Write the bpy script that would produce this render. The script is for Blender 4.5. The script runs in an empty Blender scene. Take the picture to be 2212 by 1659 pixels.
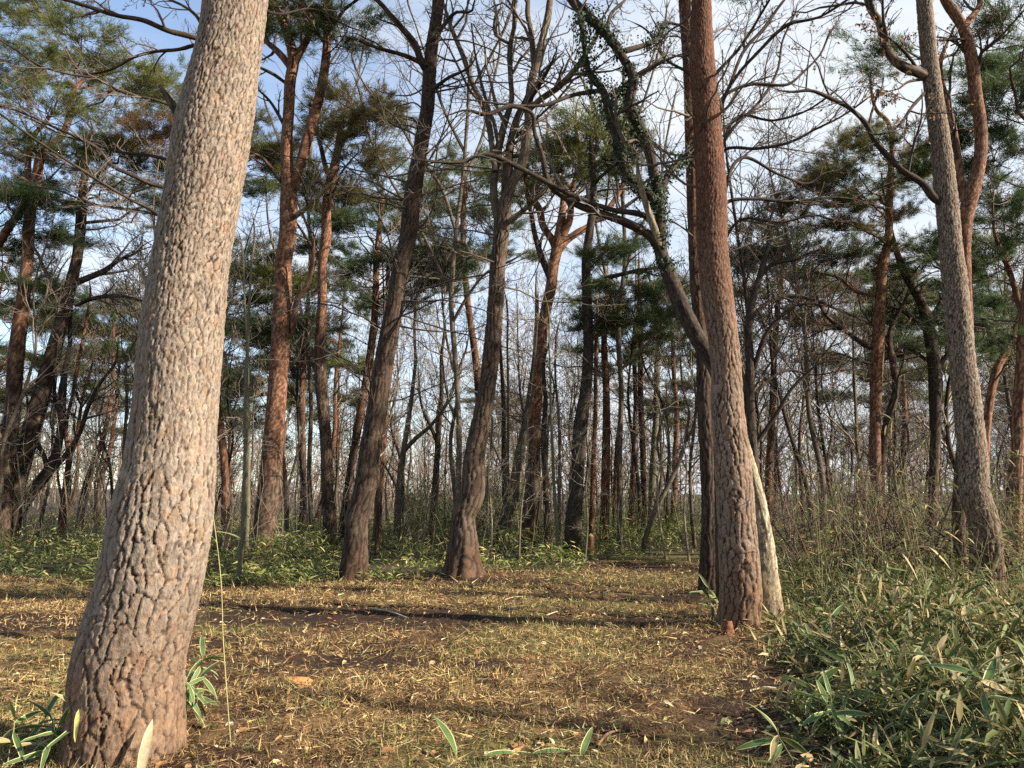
import bpy, math
import numpy as np

# ------------------------------------------------------------------ camera, sky, sun, exposure
scene = bpy.context.scene
COL = scene.collection
FPX, CX, CY = 1662.0, 1106.0, 829.5            # focal length and centre of the 2212 px wide picture
PITCH = math.atan(245.0 / FPX)
H = 1.55
CP, SP = math.cos(PITCH), math.sin(PITCH)

cam_d = bpy.data.cameras.new("camera")
cam_d.sensor_width = 36.0
cam_d.lens = FPX / 2212.0 * 36.0
cam_d.clip_start = 0.05
cam_d.clip_end = 2000.0
cam = bpy.data.objects.new("camera", cam_d)
cam.location = (0, 0, H)
cam.rotation_euler = (math.pi / 2 + PITCH, 0, 0)
COL.objects.link(cam)
scene.camera = cam

SUN_AZ = math.radians(107)                     # clockwise from +Y: from the right, a little behind the camera
SUN_EL = math.radians(31)
SDIR = np.array([math.sin(SUN_AZ) * math.cos(SUN_EL), math.cos(SUN_AZ) * math.cos(SUN_EL), math.sin(SUN_EL)])

world = bpy.data.worlds.new("World")
scene.world = world
world.use_nodes = True
nt = world.node_tree
nt.nodes.clear()
w_out = nt.nodes.new("ShaderNodeOutputWorld")
sky = nt.nodes.new("ShaderNodeTexSky")
sky.sky_type = 'NISHITA'
sky.sun_disc = False
sky.sun_elevation = SUN_EL
sky.sun_rotation = SUN_AZ
sky.air_density = 1.0
sky.dust_density = 0.6
sky.ozone_density = 1.6
bg_sky = nt.nodes.new("ShaderNodeBackground")
bg_sky.inputs['Strength'].default_value = 0.10
nt.links.new(sky.outputs[0], bg_sky.inputs['Color'])
bg_cl = nt.nodes.new("ShaderNodeBackground")
bg_cl.inputs['Color'].default_value = (0.90, 0.95, 1.0, 1)
bg_cl.inputs['Strength'].default_value = 0.37
tc = nt.nodes.new("ShaderNodeTexCoord")
mp = nt.nodes.new("ShaderNodeMapping")
mp.inputs['Scale'].default_value = (1.0, 1.0, 2.6)
mp.inputs['Location'].default_value = (0.35, 0.2, 0.1)
nt.links.new(tc.outputs['Generated'], mp.inputs['Vector'])
n1 = nt.nodes.new("ShaderNodeTexNoise")
n1.inputs['Scale'].default_value = 2.1
n1.inputs['Detail'].default_value = 7
n1.inputs['Roughness'].default_value = 0.55
n1.inputs['Distortion'].default_value = 0.5
nt.links.new(mp.outputs[0], n1.inputs['Vector'])
sep = nt.nodes.new("ShaderNodeSeparateXYZ")
nt.links.new(tc.outputs['Generated'], sep.inputs[0])
def wmath(op, a, b):
    n = nt.nodes.new("ShaderNodeMath"); n.operation = op
    for k, v in enumerate((a, b)):
        if isinstance(v, (int, float)): n.inputs[k].default_value = v
        else: nt.links.new(v, n.inputs[k])
    return n.outputs[0]
# thin cloud, thicker towards the horizon and towards the sun's side
f = wmath('ADD', n1.outputs['Fac'], wmath('MULTIPLY', sep.outputs['X'], 0.30))
f = wmath('SUBTRACT', f, wmath('MULTIPLY', sep.outputs['Z'], 0.34))
mr = nt.nodes.new("ShaderNodeMapRange")
mr.interpolation_type = 'SMOOTHSTEP'
mr.inputs['From Min'].default_value = 0.19
mr.inputs['From Max'].default_value = 0.52
mr.inputs['To Min'].default_value = 0.10
mr.inputs['To Max'].default_value = 0.95
nt.links.new(f, mr.inputs['Value'])
mixs = nt.nodes.new("ShaderNodeMixShader")
nt.links.new(mr.outputs[0], mixs.inputs[0])
nt.links.new(bg_sky.outputs[0], mixs.inputs[1])
nt.links.new(bg_cl.outputs[0], mixs.inputs[2])
nt.links.new(mixs.outputs[0], w_out.inputs[0])

sun_d = bpy.data.lights.new("sun", 'SUN')
sun_d.energy = 5.0
sun_d.angle = math.radians(0.6)
sun_d.color = (1.0, 0.91, 0.78)
sun = bpy.data.objects.new("sun", sun_d)
from mathutils import Vector
sun.rotation_euler = Vector(tuple(SDIR)).to_track_quat('Z', 'Y').to_euler()
sun.location = (20, -6, 25)
COL.objects.link(sun)

scene.view_settings.view_transform = 'Standard'
scene.view_settings.look = 'None'
scene.view_settings.gamma = 1.0
scene.view_settings.exposure = 1.52
scene.view_settings.use_curve_mapping = False
scene.cycles.max_bounces = 5
scene.cycles.diffuse_bounces = 3
scene.cycles.glossy_bounces = 2
scene.cycles.transmission_bounces = 3
scene.cycles.transparent_max_bounces = 4
scene.cycles.use_denoising = False

# ------------------------------------------------------------------ picture -> place
def ray(px, py):
    xn = (px - CX) / FPX
    yv = -(py - CY) / FPX
    return xn, CP - yv * SP, SP + yv * CP
def at(px, py, Y):
    x, dy, dz = ray(px, py)
    t = Y / dy
    return np.array([x * t, Y, H + dz * t])
def gy(py):
    x, dy, dz = ray(CX, py)
    return dy * H / -dz
def rm(r, P):
    return r * (P[1] * CP + (P[2] - H) * SP) / FPX

# ------------------------------------------------------------------ numpy helpers
def norm(v):
    return v / np.maximum(np.linalg.norm(v, axis=-1, keepdims=True), 1e-9)
M32 = np.uint64(0xFFFFFFFF)
def h01(ix, iy, iz, seed):
    n = (np.asarray(ix, np.int64).astype(np.uint64) * np.uint64(374761393) + np.asarray(iy, np.int64).astype(np.uint64) * np.uint64(668265263)
         + np.asarray(iz, np.int64).astype(np.uint64) * np.uint64(2147483647) + np.uint64(seed * 1274126177 % 4294967291)) & M32
    n = ((n ^ (n >> np.uint64(13))) * np.uint64(1274126177)) & M32
    n = ((n ^ (n >> np.uint64(15))) * np.uint64(2246822519)) & M32
    n = n ^ (n >> np.uint64(16))
    return n.astype(np.float64) / 4294967295.0
def vnoise(p, seed=0):
    i = np.floor(p).astype(np.int64); f = p - i
    f = f * f * (3 - 2 * f)
    r = 0
    for a in (0, 1):
        wa = f[..., 0] if a else 1 - f[..., 0]
        for b in (0, 1):
            wb = f[..., 1] if b else 1 - f[..., 1]
            for c in (0, 1):
                wc = f[..., 2] if c else 1 - f[..., 2]
                r = r + wa * wb * wc * h01(i[..., 0] + a, i[..., 1] + b, i[..., 2] + c, seed)
    return r
def fbm(p, seed=0, octv=3):
    r, a, s = 0, 0.5, 0
    for k in range(octv):
        r = r + a * vnoise(p * 2.0 ** k, seed + k); s += a; a *= 0.5
    return r / s
def voronoi(u, v, nc, seed):
    """F1, F2-F1, nearest id, pair hash, how far the crack runs across (0) or along (1) the stem."""
    iu = np.floor(u).astype(np.int64); iv = np.floor(v).astype(np.int64)
    F1 = np.full(u.shape, 9.0); F2 = np.full(u.shape, 9.0); ID = np.zeros(u.shape); ID2 = np.zeros(u.shape)
    A1 = np.zeros(u.shape + (2,)); A2 = np.zeros(u.shape + (2,))
    for du in (-1, 0, 1):
        for dv in (-1, 0, 1):
            cu = iu + du; cv = iv + dv; wu = np.mod(cu, nc)
            jx = cu + 0.5 + 0.9 * (h01(wu, cv, 1, seed) - 0.5)
            jy = cv + 0.5 + 0.9 * (h01(wu, cv, 2, seed) - 0.5)
            d = np.sqrt((u - jx) ** 2 + (v - jy) ** 2)
            idv = h01(wu, cv, 3, seed)
            J = np.stack([jx, jy], -1)
            c1 = d < F1; c2 = (~c1) & (d < F2)
            F2 = np.where(c1, F1, np.where(c2, d, F2)); ID2 = np.where(c1, ID, np.where(c2, idv, ID2))
            A2 = np.where(c1[..., None], A1, np.where(c2[..., None], J, A2))
            F1 = np.where(c1, d, F1); ID = np.where(c1, idv, ID); A1 = np.where(c1[..., None], J, A1)
    dd = np.abs(A2 - A1); al = dd[..., 0] / (dd[..., 0] + dd[..., 1] + 1e-6)
    return F1, F2 - F1, ID, np.mod((ID + ID2) * 57.31, 1.0), al
def sstep(a, b, x):
    t = np.clip((x - a) / (b - a), 0, 1)
    return t * t * (3 - 2 * t)
def spline(P, n=None, ds=None):
    """Hermite curve through the rows of P (first three columns give the chord)."""
    P = np.asarray(P, float)
    t = np.concatenate([[0], np.cumsum(np.linalg.norm(np.diff(P[:, :3], axis=0), axis=1))])
    m = np.gradient(P, t, axis=0) if len(P) > 2 else np.repeat((P[1:] - P[:1]) / t[-1], 2, 0)
    if n is None: n = max(4, int(t[-1] / ds) + 1)
    s = np.linspace(0, t[-1], n) if np.isscalar(n) else n
    k = np.clip(np.searchsorted(t, s, side='right') - 1, 0, len(t) - 2)
    hh = (t[k + 1] - t[k])[:, None]; x = ((s - t[k])[:, None]) / hh
    a = (2 * x ** 3 - 3 * x ** 2 + 1); b = x ** 3 - 2 * x ** 2 + x; c = -2 * x ** 3 + 3 * x ** 2; d = x ** 3 - x ** 2
    return a * P[k] + b * hh * m[k] + c * P[k + 1] + d * hh * m[k + 1], s

# ------------------------------------------------------------------ mesh building
TRIS = [0]
class MB:
    def __init__(self):
        self.v, self.q, self.t, self.c, self.n = [], [], [], [], 0
        self.qm, self.tm = [], []
    def add(self, v, q=None, t=None, c=(0.5, 0.5, 0.5), mat=0):
        v = np.asarray(v, np.float32).reshape(-1, 3)
        c = np.asarray(c, np.float32)
        if c.ndim == 1: c = np.broadcast_to(c, (len(v), 3))
        self.v.append(v); self.c.append(c.reshape(-1, 3))
        if q is not None and len(q):
            q = np.asarray(q, np.int64).reshape(-1, 4); self.q.append(q + self.n); self.qm.append(np.full(len(q), mat, np.int32))
        if t is not None and len(t):
            t = np.asarray(t, np.int64).reshape(-1, 3); self.t.append(t + self.n); self.tm.append(np.full(len(t), mat, np.int32))
        self.n += len(v)
    def mesh(self, name, mats, origin=(0, 0, 0), smooth=True):
        me = bpy.data.meshes.new(name)
        v = np.concatenate(self.v) - np.asarray(origin, np.float32)
        q = np.concatenate(self.q) if self.q else np.zeros((0, 4), np.int64)
        t = np.concatenate(self.t) if self.t else np.zeros((0, 3), np.int64)
        me.vertices.add(len(v)); me.vertices.foreach_set("co", v.astype(np.float32).ravel())
        li = np.concatenate([q.ravel(), t.ravel()]).astype(np.int32)
        me.loops.add(len(li)); me.loops.foreach_set("vertex_index", li)
        ls = np.concatenate([np.arange(len(q)) * 4, len(q) * 4 + np.arange(len(t)) * 3]).astype(np.int32)
        me.polygons.add(len(ls)); me.polygons.foreach_set("loop_start", ls)
        mi = np.concatenate([np.concatenate(self.qm) if self.qm else np.zeros(0, np.int32), np.concatenate(self.tm) if self.tm else np.zeros(0, np.int32)]).astype(np.int32)
        me.polygons.foreach_set("material_index", mi)
        me.polygons.foreach_set("use_smooth", np.full(len(ls), smooth))
        a = me.color_attributes.new("Col", 'FLOAT_COLOR', 'POINT')
        c = np.concatenate(self.c); c4 = np.ones((len(c), 4), np.float32); c4[:, :3] = c
        a.data.foreach_set("color", c4.ravel())
        for m in (mats if isinstance(mats, (list, tuple)) else [mats]): me.materials.append(m)
        me.update(calc_edges=True)
        TRIS[0] += len(q) * 2 + len(t)
        return me
    def build(self, name, mats, parent=None, origin=(0, 0, 0), smooth=True):
        o = bpy.data.objects.new(name, self.mesh(name, mats, origin, smooth))
        COL.objects.link(o)
        if parent is not None: o.parent = parent
        return o

def tag(o, label=None, cat=None, group=None, kind=None):
    if label: o['label'] = label
    if cat: o['category'] = cat
    if group: o['group'] = group
    if kind: o['kind'] = kind
    return o
def thing(name, label, cat, loc, group=None):
    o = bpy.data.objects.new(name, None)
    o.empty_display_size = 0.2
    o.location = tuple(float(x) for x in loc)
    COL.objects.link(o)
    return tag(o, label, cat, group)
def copy_tree(root):
    r = root.copy(); COL.objects.link(r)
    for ch in list(root.children):
        c = ch.copy(); COL.objects.link(c); c.parent = r
    return r

def tubes(PL, RL, k):
    """PL [N,P,3], RL [N,P] -> verts, quads (open tubes of k sides)."""
    N, P, _ = PL.shape
    T = norm(np.gradient(PL, axis=1))
    ax = norm(PL[:, -1] - PL[:, 0])
    ref = np.where(np.abs(ax[:, 2:3]) > 0.8, np.array([[1., 0.1, 0]]), np.array([[0, 0.1, 1.]]))[:, None, :]
    n1_ = norm(np.cross(T, ref)); n2_ = np.cross(T, n1_)
    th = np.arange(k) * 2 * math.pi / k
    V = PL[:, :, None, :] + RL[:, :, None, None] * (n1_[:, :, None, :] * np.cos(th)[None, None, :, None] + n2_[:, :, None, :] * np.sin(th)[None, None, :, None])
    i = np.arange(P - 1)[:, None] * k; j = np.arange(k)[None, :]; j2 = (j + 1) % k
    q = np.stack([i + j, i + k + j, i + k + j2, i + j2], -1).reshape(-1, 4)
    Q = (np.arange(N)[:, None, None] * (P * k) + q[None]).reshape(-1, 4)
    return V.reshape(-1, 3), Q
def grow(S, D, L, R, P, rs, wob=0.25, trop=(0, 0, 0.1), taper=0.3):
    N = len(S); D = norm(D); pts = np.zeros((N, P, 3)); pts[:, 0] = S
    seg = (L / (P - 1))[:, None]
    tr = np.asarray(trop)
    for k in range(1, P):
        D = norm(D + wob * rs.standard_normal((N, 3)) + tr)
        pts[:, k] = pts[:, k - 1] + D * seg
    return pts, R[:, None] * np.linspace(1, taper, P)[None]
def spawn(PL, RL, n, rs, t0=0.2, t1=0.97, ang=(35, 65), lf=0.5, flat=1.0, rf=0.6, rmax=9, rmin=0.002, labs=None, up=0.0):
    N, P, _ = PL.shape
    t = (t0 + (t1 - t0) * rs.random((N, n))) * (P - 1)
    k = np.clip(t.astype(int), 0, P - 2); f = (t - k)[..., None]
    ii = np.arange(N)[:, None]
    a, b = PL[ii, k], PL[ii, k + 1]
    S = a * (1 - f) + b * f; T = norm(b - a)
    r = RL[ii, k] * (1 - f[..., 0]) + RL[ii, k + 1] * f[..., 0]
    d = rs.standard_normal((N, n, 3)); d[..., 2] = d[..., 2] * flat + up
    d = norm(d - (d * T).sum(-1, keepdims=True) * T)
    an = np.radians(ang[0] + (ang[1] - ang[0]) * rs.random((N, n)))[..., None]
    D = T * np.cos(an) + d * np.sin(an); D[..., 2] *= (0.5 + 0.5 * flat)
    if labs is None:
        Lp = np.linalg.norm(np.diff(PL, axis=1), axis=2).sum(1)
        L = lf * Lp[:, None] * (1.1 - 0.6 * t / (P - 1)) * (0.55 + 0.7 * rs.random((N, n)))
    else:
        L = labs[0] + (labs[1] - labs[0]) * rs.random((N, n))
    return S.reshape(-1, 3), D.reshape(-1, 3), L.ravel(), np.clip(r * rf, rmin, rmax).ravel()
def jit(col, n, rs, amt=0.25):
    c = np.asarray(col)[None] * (1 + amt * (rs.random((n, 1)) * 2 - 1)) * (1 + 0.12 * (rs.random((n, 3)) * 2 - 1))
    return c
def add_tubes(mb, PL, RL, k, col, rs, mat=0):
    v, q = tubes(PL, RL, k)
    mb.add(v, q, c=np.repeat(jit(col, len(PL), rs), PL.shape[1] * k, 0), mat=mat)
def needles(mb, pos, dr, nd, nl, nw, cols, rs, mat=1, spread=0.55):
    M = len(pos)
    d = norm(dr[:, None] + spread * rs.standard_normal((M, nd, 3)))
    s = norm(np.cross(d, rs.standard_normal((M, nd, 3)))) * (nw / 2)
    l = nl * (0.7 + 0.5 * rs.random((M, nd, 1)))
    p = pos[:, None] + 0.03 * rs.standard_normal((M, nd, 3))
    V = np.stack([p - s, p + s, p + d * l], 2)
    c = np.repeat(cols[:, None], nd, 1) * (0.8 + 0.4 * rs.random((M, nd, 1)))
    mb.add(V.reshape(-1, 3), t=np.arange(M * nd * 3).reshape(-1, 3), c=np.repeat(c.reshape(-1, 3), 3, 0), mat=mat)
def leaves(mb, pos, dr, up, L, W, cc, ce, droop=0.15, fold=0.12, mat=0, full=True):
    N = len(pos); dr = norm(dr)
    sd = norm(np.cross(dr, up)); nn = np.cross(sd, dr)
    L = np.asarray(L)[:, None] * np.ones((N, 1)); W = np.asarray(W)[:, None] * np.ones((N, 1))
    z = np.array([[0, 0, -1.0]])
    dp = np.asarray(droop).reshape(-1, 1) * np.ones((N, 1))
    def pt(t, w, off):
        return pos + dr * L * t + sd * W * w * 0.5 + nn * W * off + z * dp * L * t * t
    if full:
        V = np.stack([pt(0, 0, 0), pt(.28, -1, fold), pt(.28, 0, 0), pt(.28, 1, fold), pt(.66, -.8, fold), pt(.66, 0, 0), pt(.66, .8, fold), pt(1, 0, 0)], 1)
        C = np.stack([cc, ce, cc, ce, ce, cc, ce, ce], 1)
        t = np.array([[0, 2, 1], [0, 3, 2], [4, 5, 7], [5, 6, 7]]); q = np.array([[1, 2, 5, 4], [2, 3, 6, 5]])
        b = np.arange(N)[:, None, None] * 8
        mb.add(V.reshape(-1, 3), (q[None] + b).reshape(-1, 4), (t[None] + b).reshape(-1, 3), C.reshape(-1, 3), mat)
    else:
        V = np.stack([pt(0, 0, 0), pt(.4, -1, fold), pt(.4, 1, fold), pt(1, 0, 0)], 1)
        C = np.stack([cc, ce, cc, ce], 1)
        b = np.arange(N)[:, None, None] * 4
        mb.add(V.reshape(-1, 3), None, (np.array([[0, 2, 1], [1, 2, 3]])[None] + b).reshape(-1, 3), C.reshape(-1, 3), mat)

# ------------------------------------------------------------------ materials
def new_mat(name):
    m = bpy.data.materials.new(name); m.use_nodes = True
    t = m.node_tree; t.nodes.clear()
    return m, t
def N(t, kind, **kw):
    n = t.nodes.new(kind)
    for k, v in kw.items(): setattr(n, k, v)
    return n
def mat_attr(name, rough=0.85, nscale=40.0, namt=0.35, bump=0.0, bscale=120.0, trans=0.0, spec=0.3, stretch=1.0):
    m, t = new_mat(name)
    out = N(t, "ShaderNodeOutputMaterial")
    at_ = N(t, "ShaderNodeAttribute", attribute_name="Col")
    tcn = N(t, "ShaderNodeTexCoord")
    mpn = N(t, "ShaderNodeMapping"); mpn.inputs['Scale'].default_value = (1, 1, stretch)
    t.links.new(tcn.outputs['Object'], mpn.inputs[0])
    nz = N(t, "ShaderNodeTexNoise"); nz.inputs['Scale'].default_value = nscale; nz.inputs['Detail'].default_value = 4
    nz.inputs['Roughness'].default_value = 0.65
    t.links.new(mpn.outputs[0], nz.inputs['Vector'])
    r = N(t, "ShaderNodeMapRange"); r.inputs['From Min'].default_value = 0.25; r.inputs['From Max'].default_value = 0.75
    r.inputs['To Min'].default_value = 1 - namt; r.inputs['To Max'].default_value = 1 + namt
    t.links.new(nz.outputs['Fac'], r.inputs['Value'])
    mx = N(t, "ShaderNodeVectorMath", operation='SCALE')
    t.links.new(at_.outputs['Color'], mx.inputs[0]); t.links.new(r.outputs[0], mx.inputs['Scale'])
    p = N(t, "ShaderNodeBsdfPrincipled")
    p.inputs['Roughness'].default_value = rough
    p.inputs['Specular IOR Level'].default_value = spec
    t.links.new(mx.outputs[0], p.inputs['Base Color'])
    if bump:
        nb = N(t, "ShaderNodeTexNoise"); nb.inputs['Scale'].default_value = bscale; nb.inputs['Detail'].default_value = 5
        t.links.new(mpn.outputs[0], nb.inputs['Vector'])
        b = N(t, "ShaderNodeBump"); b.inputs['Strength'].default_value = bump; b.inputs['Distance'].default_value = 0.01
        t.links.new(nb.outputs['Fac'], b.inputs['Height']); t.links.new(b.outputs[0], p.inputs['Normal'])
    if trans:
        tr = N(t, "ShaderNodeBsdfTranslucent"); t.links.new(mx.outputs[0], tr.inputs['Color'])
        ms = N(t, "ShaderNodeMixShader"); ms.inputs[0].default_value = trans
        t.links.new(p.outputs[0], ms.inputs[1]); t.links.new(tr.outputs[0], ms.inputs[2])
        t.links.new(ms.outputs[0], out.inputs[0])
    else:
        t.links.new(p.outputs[0], out.inputs[0])
    return m
def bark_mat():
    m, t = new_mat("bark")
    out = N(t, "ShaderNodeOutputMaterial"); at_ = N(t, "ShaderNodeAttribute", attribute_name="Col"); tcn = N(t, "ShaderNodeTexCoord")
    mpn = N(t, "ShaderNodeMapping"); mpn.inputs['Scale'].default_value = (1, 1, 0.55); t.links.new(tcn.outputs['Object'], mpn.inputs[0])
    def nz(sc, det, lo, hi, a, b):
        n = N(t, "ShaderNodeTexNoise"); n.inputs['Scale'].default_value = sc; n.inputs['Detail'].default_value = det; n.inputs['Roughness'].default_value = .65
        t.links.new(mpn.outputs[0], n.inputs['Vector'])
        r = N(t, "ShaderNodeMapRange"); r.inputs['From Min'].default_value = lo; r.inputs['From Max'].default_value = hi; r.inputs['To Min'].default_value = a; r.inputs['To Max'].default_value = b
        t.links.new(n.outputs['Fac'], r.inputs['Value']); return n, r
    n1, r1 = nz(55, 6, .28, .72, .62, 1.42)
    n2, r2 = nz(24, 4, .50, .68, 0, .75)
    sc = N(t, "ShaderNodeVectorMath", operation='SCALE'); t.links.new(at_.outputs['Color'], sc.inputs[0]); t.links.new(r1.outputs[0], sc.inputs['Scale'])
    ml = N(t, "ShaderNodeVectorMath", operation='MULTIPLY'); t.links.new(sc.outputs[0], ml.inputs[0]); ml.inputs[1].default_value = (1.0, .86, .72)
    mx = N(t, "ShaderNodeMix", data_type='RGBA'); t.links.new(r2.outputs[0], mx.inputs[0]); t.links.new(sc.outputs[0], mx.inputs[6]); t.links.new(ml.outputs[0], mx.inputs[7])
    p = N(t, "ShaderNodeBsdfPrincipled"); p.inputs['Roughness'].default_value = .92; p.inputs['Specular IOR Level'].default_value = .15
    t.links.new(mx.outputs[2], p.inputs['Base Color'])
    b1 = N(t, "ShaderNodeBump"); b1.inputs['Strength'].default_value = .9; b1.inputs['Distance'].default_value = .012; t.links.new(n1.outputs['Fac'], b1.inputs['Height'])
    n3, r3 = nz(170, 3, 0, 1, 0, 1)
    b2 = N(t, "ShaderNodeBump"); b2.inputs['Strength'].default_value = .5; b2.inputs['Distance'].default_value = .004; t.links.new(n3.outputs['Fac'], b2.inputs['Height']); t.links.new(b1.outputs[0], b2.inputs['Normal'])
    t.links.new(b2.outputs[0], p.inputs['Normal']); t.links.new(p.outputs[0], out.inputs[0])
    return m
BARK = bark_mat()
TWIG = mat_attr("twig_bark", 0.85, 9, 0.3, spec=0.25)
NEEDLE = mat_attr("pine_needles", 0.55, 1.2, 0.25, trans=0.48, spec=0.4)
LEAF = mat_attr("sasa_leaf", 0.6, 14, 0.25, trans=0.22, spec=0.22)
MARGIN = mat_attr("sasa_leaf_margin", 0.6, 30, 0.2, trans=0.2)
STRAW = mat_attr("dry_straw", 0.7, 6, 0.3, trans=0.12, spec=0.25)
WOODM = mat_attr("weathered_wood", 0.85, 30, 0.35, bump=0.5, bscale=60, stretch=0.15)

C_TWIG = (0.105, 0.080, 0.060)
C_DARK = (0.060, 0.046, 0.036)
C_GREY = (0.20, 0.170, 0.130)
C_PALE = (0.36, 0.32, 0.24)

# ------------------------------------------------------------------ the ground
FEET = [(265, 1662, 4.8, .45), (1592, 1400, 9.3, .38), (1531, 1283, 12.6, .3), (1656, 1310, 9.95, .32), (762, 1252, 16.2, .45), (1001, 1250, 16.3, .55)]
FEET = [(at(a, b, c)[0], c, r) for a, b, c, r in FEET]
SOIL_AND_SHADE = [(-2.2, 10.4, 2.9, 1.05), (-6.2, 9.9, 2.2, .75), (1.5, 9.9, .8, .32), (2.1, 5.4, .8, 1.1), (3.2, 17.6, 1.7, .9), (2.6, 6.6, .9, .9), (-.3, 14.6, 2.2, .5), (2.5, 12.2, 1.4, .4), (-1.2, 7.6, 1.6, .35)]  # dark bare soil, with bank and tree shade also painted into the ground colour
def soil_and_shade(x, y):
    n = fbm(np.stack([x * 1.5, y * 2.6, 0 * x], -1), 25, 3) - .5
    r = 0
    for cx, cy, rx, ry in SOIL_AND_SHADE:
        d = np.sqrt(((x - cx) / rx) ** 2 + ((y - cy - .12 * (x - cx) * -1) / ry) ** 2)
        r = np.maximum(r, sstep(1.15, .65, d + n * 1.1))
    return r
def clear_right(y):
    return np.interp(y, [0, 4.0, 4.7, 7.0, 8.5, 9.5, 12, 16, 20, 24], [1.4, 1.5, 1.7, 2.25, 2.55, 3.1, 3.7, 4.6, 4.9, 4.4])
def clear_back(x):
    return np.interp(x, [-14, -8, -6.5, -4, -2.5, -1, 1.4, 2.3, 4.6, 6], [16.5, 15.8, 14.6, 14.4, 15.6, 16.3, 16.6, 20.5, 20.8, 18])
def clearing(x, y):
    n = fbm(np.stack([x * 0.9, y * 0.9, 0 * x], -1), 5, 3) - 0.5
    n2 = fbm(np.stack([x * 0.35, y * 0.35, 0 * x], -1), 15, 2) - 0.5
    a = clear_right(y) - x + n * 1.2
    b = clear_back(x) - y + n * 4.0 + n2 * 4.5
    return np.minimum(a, b)                    # > 0 inside the mown clearing
def gz(x, y):
    x = np.asarray(x, float); y = np.asarray(y, float)
    p = np.stack([x, y, 0 * x], -1)
    near = np.exp(-(np.maximum(y - 6, 0) / 14.0))
    z = 0.05 * (fbm(p * 0.8, 3, 2) - 0.5) + (0.10 * (fbm(p * 2.6, 9, 2) - 0.5) + 0.055 * (fbm(p * 8.0, 12, 2) - 0.5)) * near
    for fx, fy, fr in FEET:
        z = z + .07 * np.exp(-((x - fx) ** 2 + (y - fy) ** 2) / (1.6 * fr) ** 2)
    far = sstep(60, 210, np.hypot(x, y))
    return z + far * (0.5 + 4 * (fbm(p * 0.014, 21, 2)))

def ground():
    def axis(a, b, fine, gmax):
        out = [0.0]; d = fine
        while out[-1] < b:
            out.append(out[-1] + d); d = min(gmax, fine * (1 + (out[-1] / 9.0) ** 2.2))
        pos = np.array(out)
        return pos
    ypos = axis(0, 420, 0.07, 25) + 1.0
    ys = np.concatenate([[-60, -30, -12, -6, -3, -1.2, 0.0], ypos])
    xp = axis(0, 420, 0.075, 25)
    xs = np.concatenate([-xp[:0:-1], xp])
    X, Y = np.meshgrid(xs, ys)
    Z = gz(X, Y)
    ny, nx = X.shape
    i = np.arange(ny - 1)[:, None] * nx; j = np.arange(nx - 1)[None]
    q = np.stack([i + j, i + j + 1, i + nx + j + 1, i + nx + j], -1).reshape(-1, 4)
    c = clearing(X.ravel(), Y.ravel())
    p = np.stack([X.ravel(), Y.ravel(), 0 * X.ravel()], -1)
    a = fbm(p * 1.3, 31, 3)[:, None]; b = fbm(p * 5.0, 41, 3)[:, None]; g = fbm(p * 0.6, 51, 2)[:, None]
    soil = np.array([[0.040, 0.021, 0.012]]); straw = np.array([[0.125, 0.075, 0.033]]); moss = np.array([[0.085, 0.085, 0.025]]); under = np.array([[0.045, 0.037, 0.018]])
    far = np.array([[0.06, 0.047, 0.032]])
    w = sstep(0.42, 0.62, 0.5 * a + 0.5 * b)
    col = soil * (1 - w) + straw * w
    w2 = sstep(0.56, 0.7, g) * 0.6
    col = col * (1 - w2) + moss * w2
    bs = soil_and_shade(p[:, 0], p[:, 1])[:, None]
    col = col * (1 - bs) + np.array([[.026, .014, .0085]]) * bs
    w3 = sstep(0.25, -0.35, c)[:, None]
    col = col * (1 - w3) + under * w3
    d = sstep(30, 70, np.hypot(p[:, 0], p[:, 1]))[:, None]
    col = col * (1 - d) + far * d
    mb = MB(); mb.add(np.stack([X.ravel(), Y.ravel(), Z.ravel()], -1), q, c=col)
    m = mat_attr("forest_floor", 0.95, 26, 0.55, bump=0.8, bscale=45, spec=0.15)
    o = mb.build("ground", m)
    tag(o, kind='structure')
ground()

# ------------------------------------------------------------------ trunks
BP = {   # plate colours, crack colour
    'grey': ((0.208, 0.166, 0.128), (0.036, 0.021, 0.014)),
    'brown': ((0.120, 0.084, 0.060), (0.030, 0.019, 0.013)),
    'red': ((0.255, 0.138, 0.086), (0.075, 0.036, 0.021)),
    'redbrown': ((0.130, 0.064, 0.040), (0.040, 0.021, 0.014)),
    'umber': ((0.070, 0.050, 0.037), (0.022, 0.014, 0.010)),
    'bole': ((0.098, 0.072, 0.054), (0.026, 0.017, 0.012)),
    'tan': ((0.190, 0.138, 0.100), (0.034, 0.020, 0.013)),
    'dark': ((0.072, 0.056, 0.043), (0.030, 0.022, 0.017)),
    'oak': ((0.155, 0.128, 0.094), (0.070, 0.055, 0.040)),
    'green': ((0.130, 0.124, 0.080), (0.10, 0.092, 0.06)),
    'pale': ((0.36, 0.32, 0.22), (0.14, 0.11, 0.075)),
}
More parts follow.
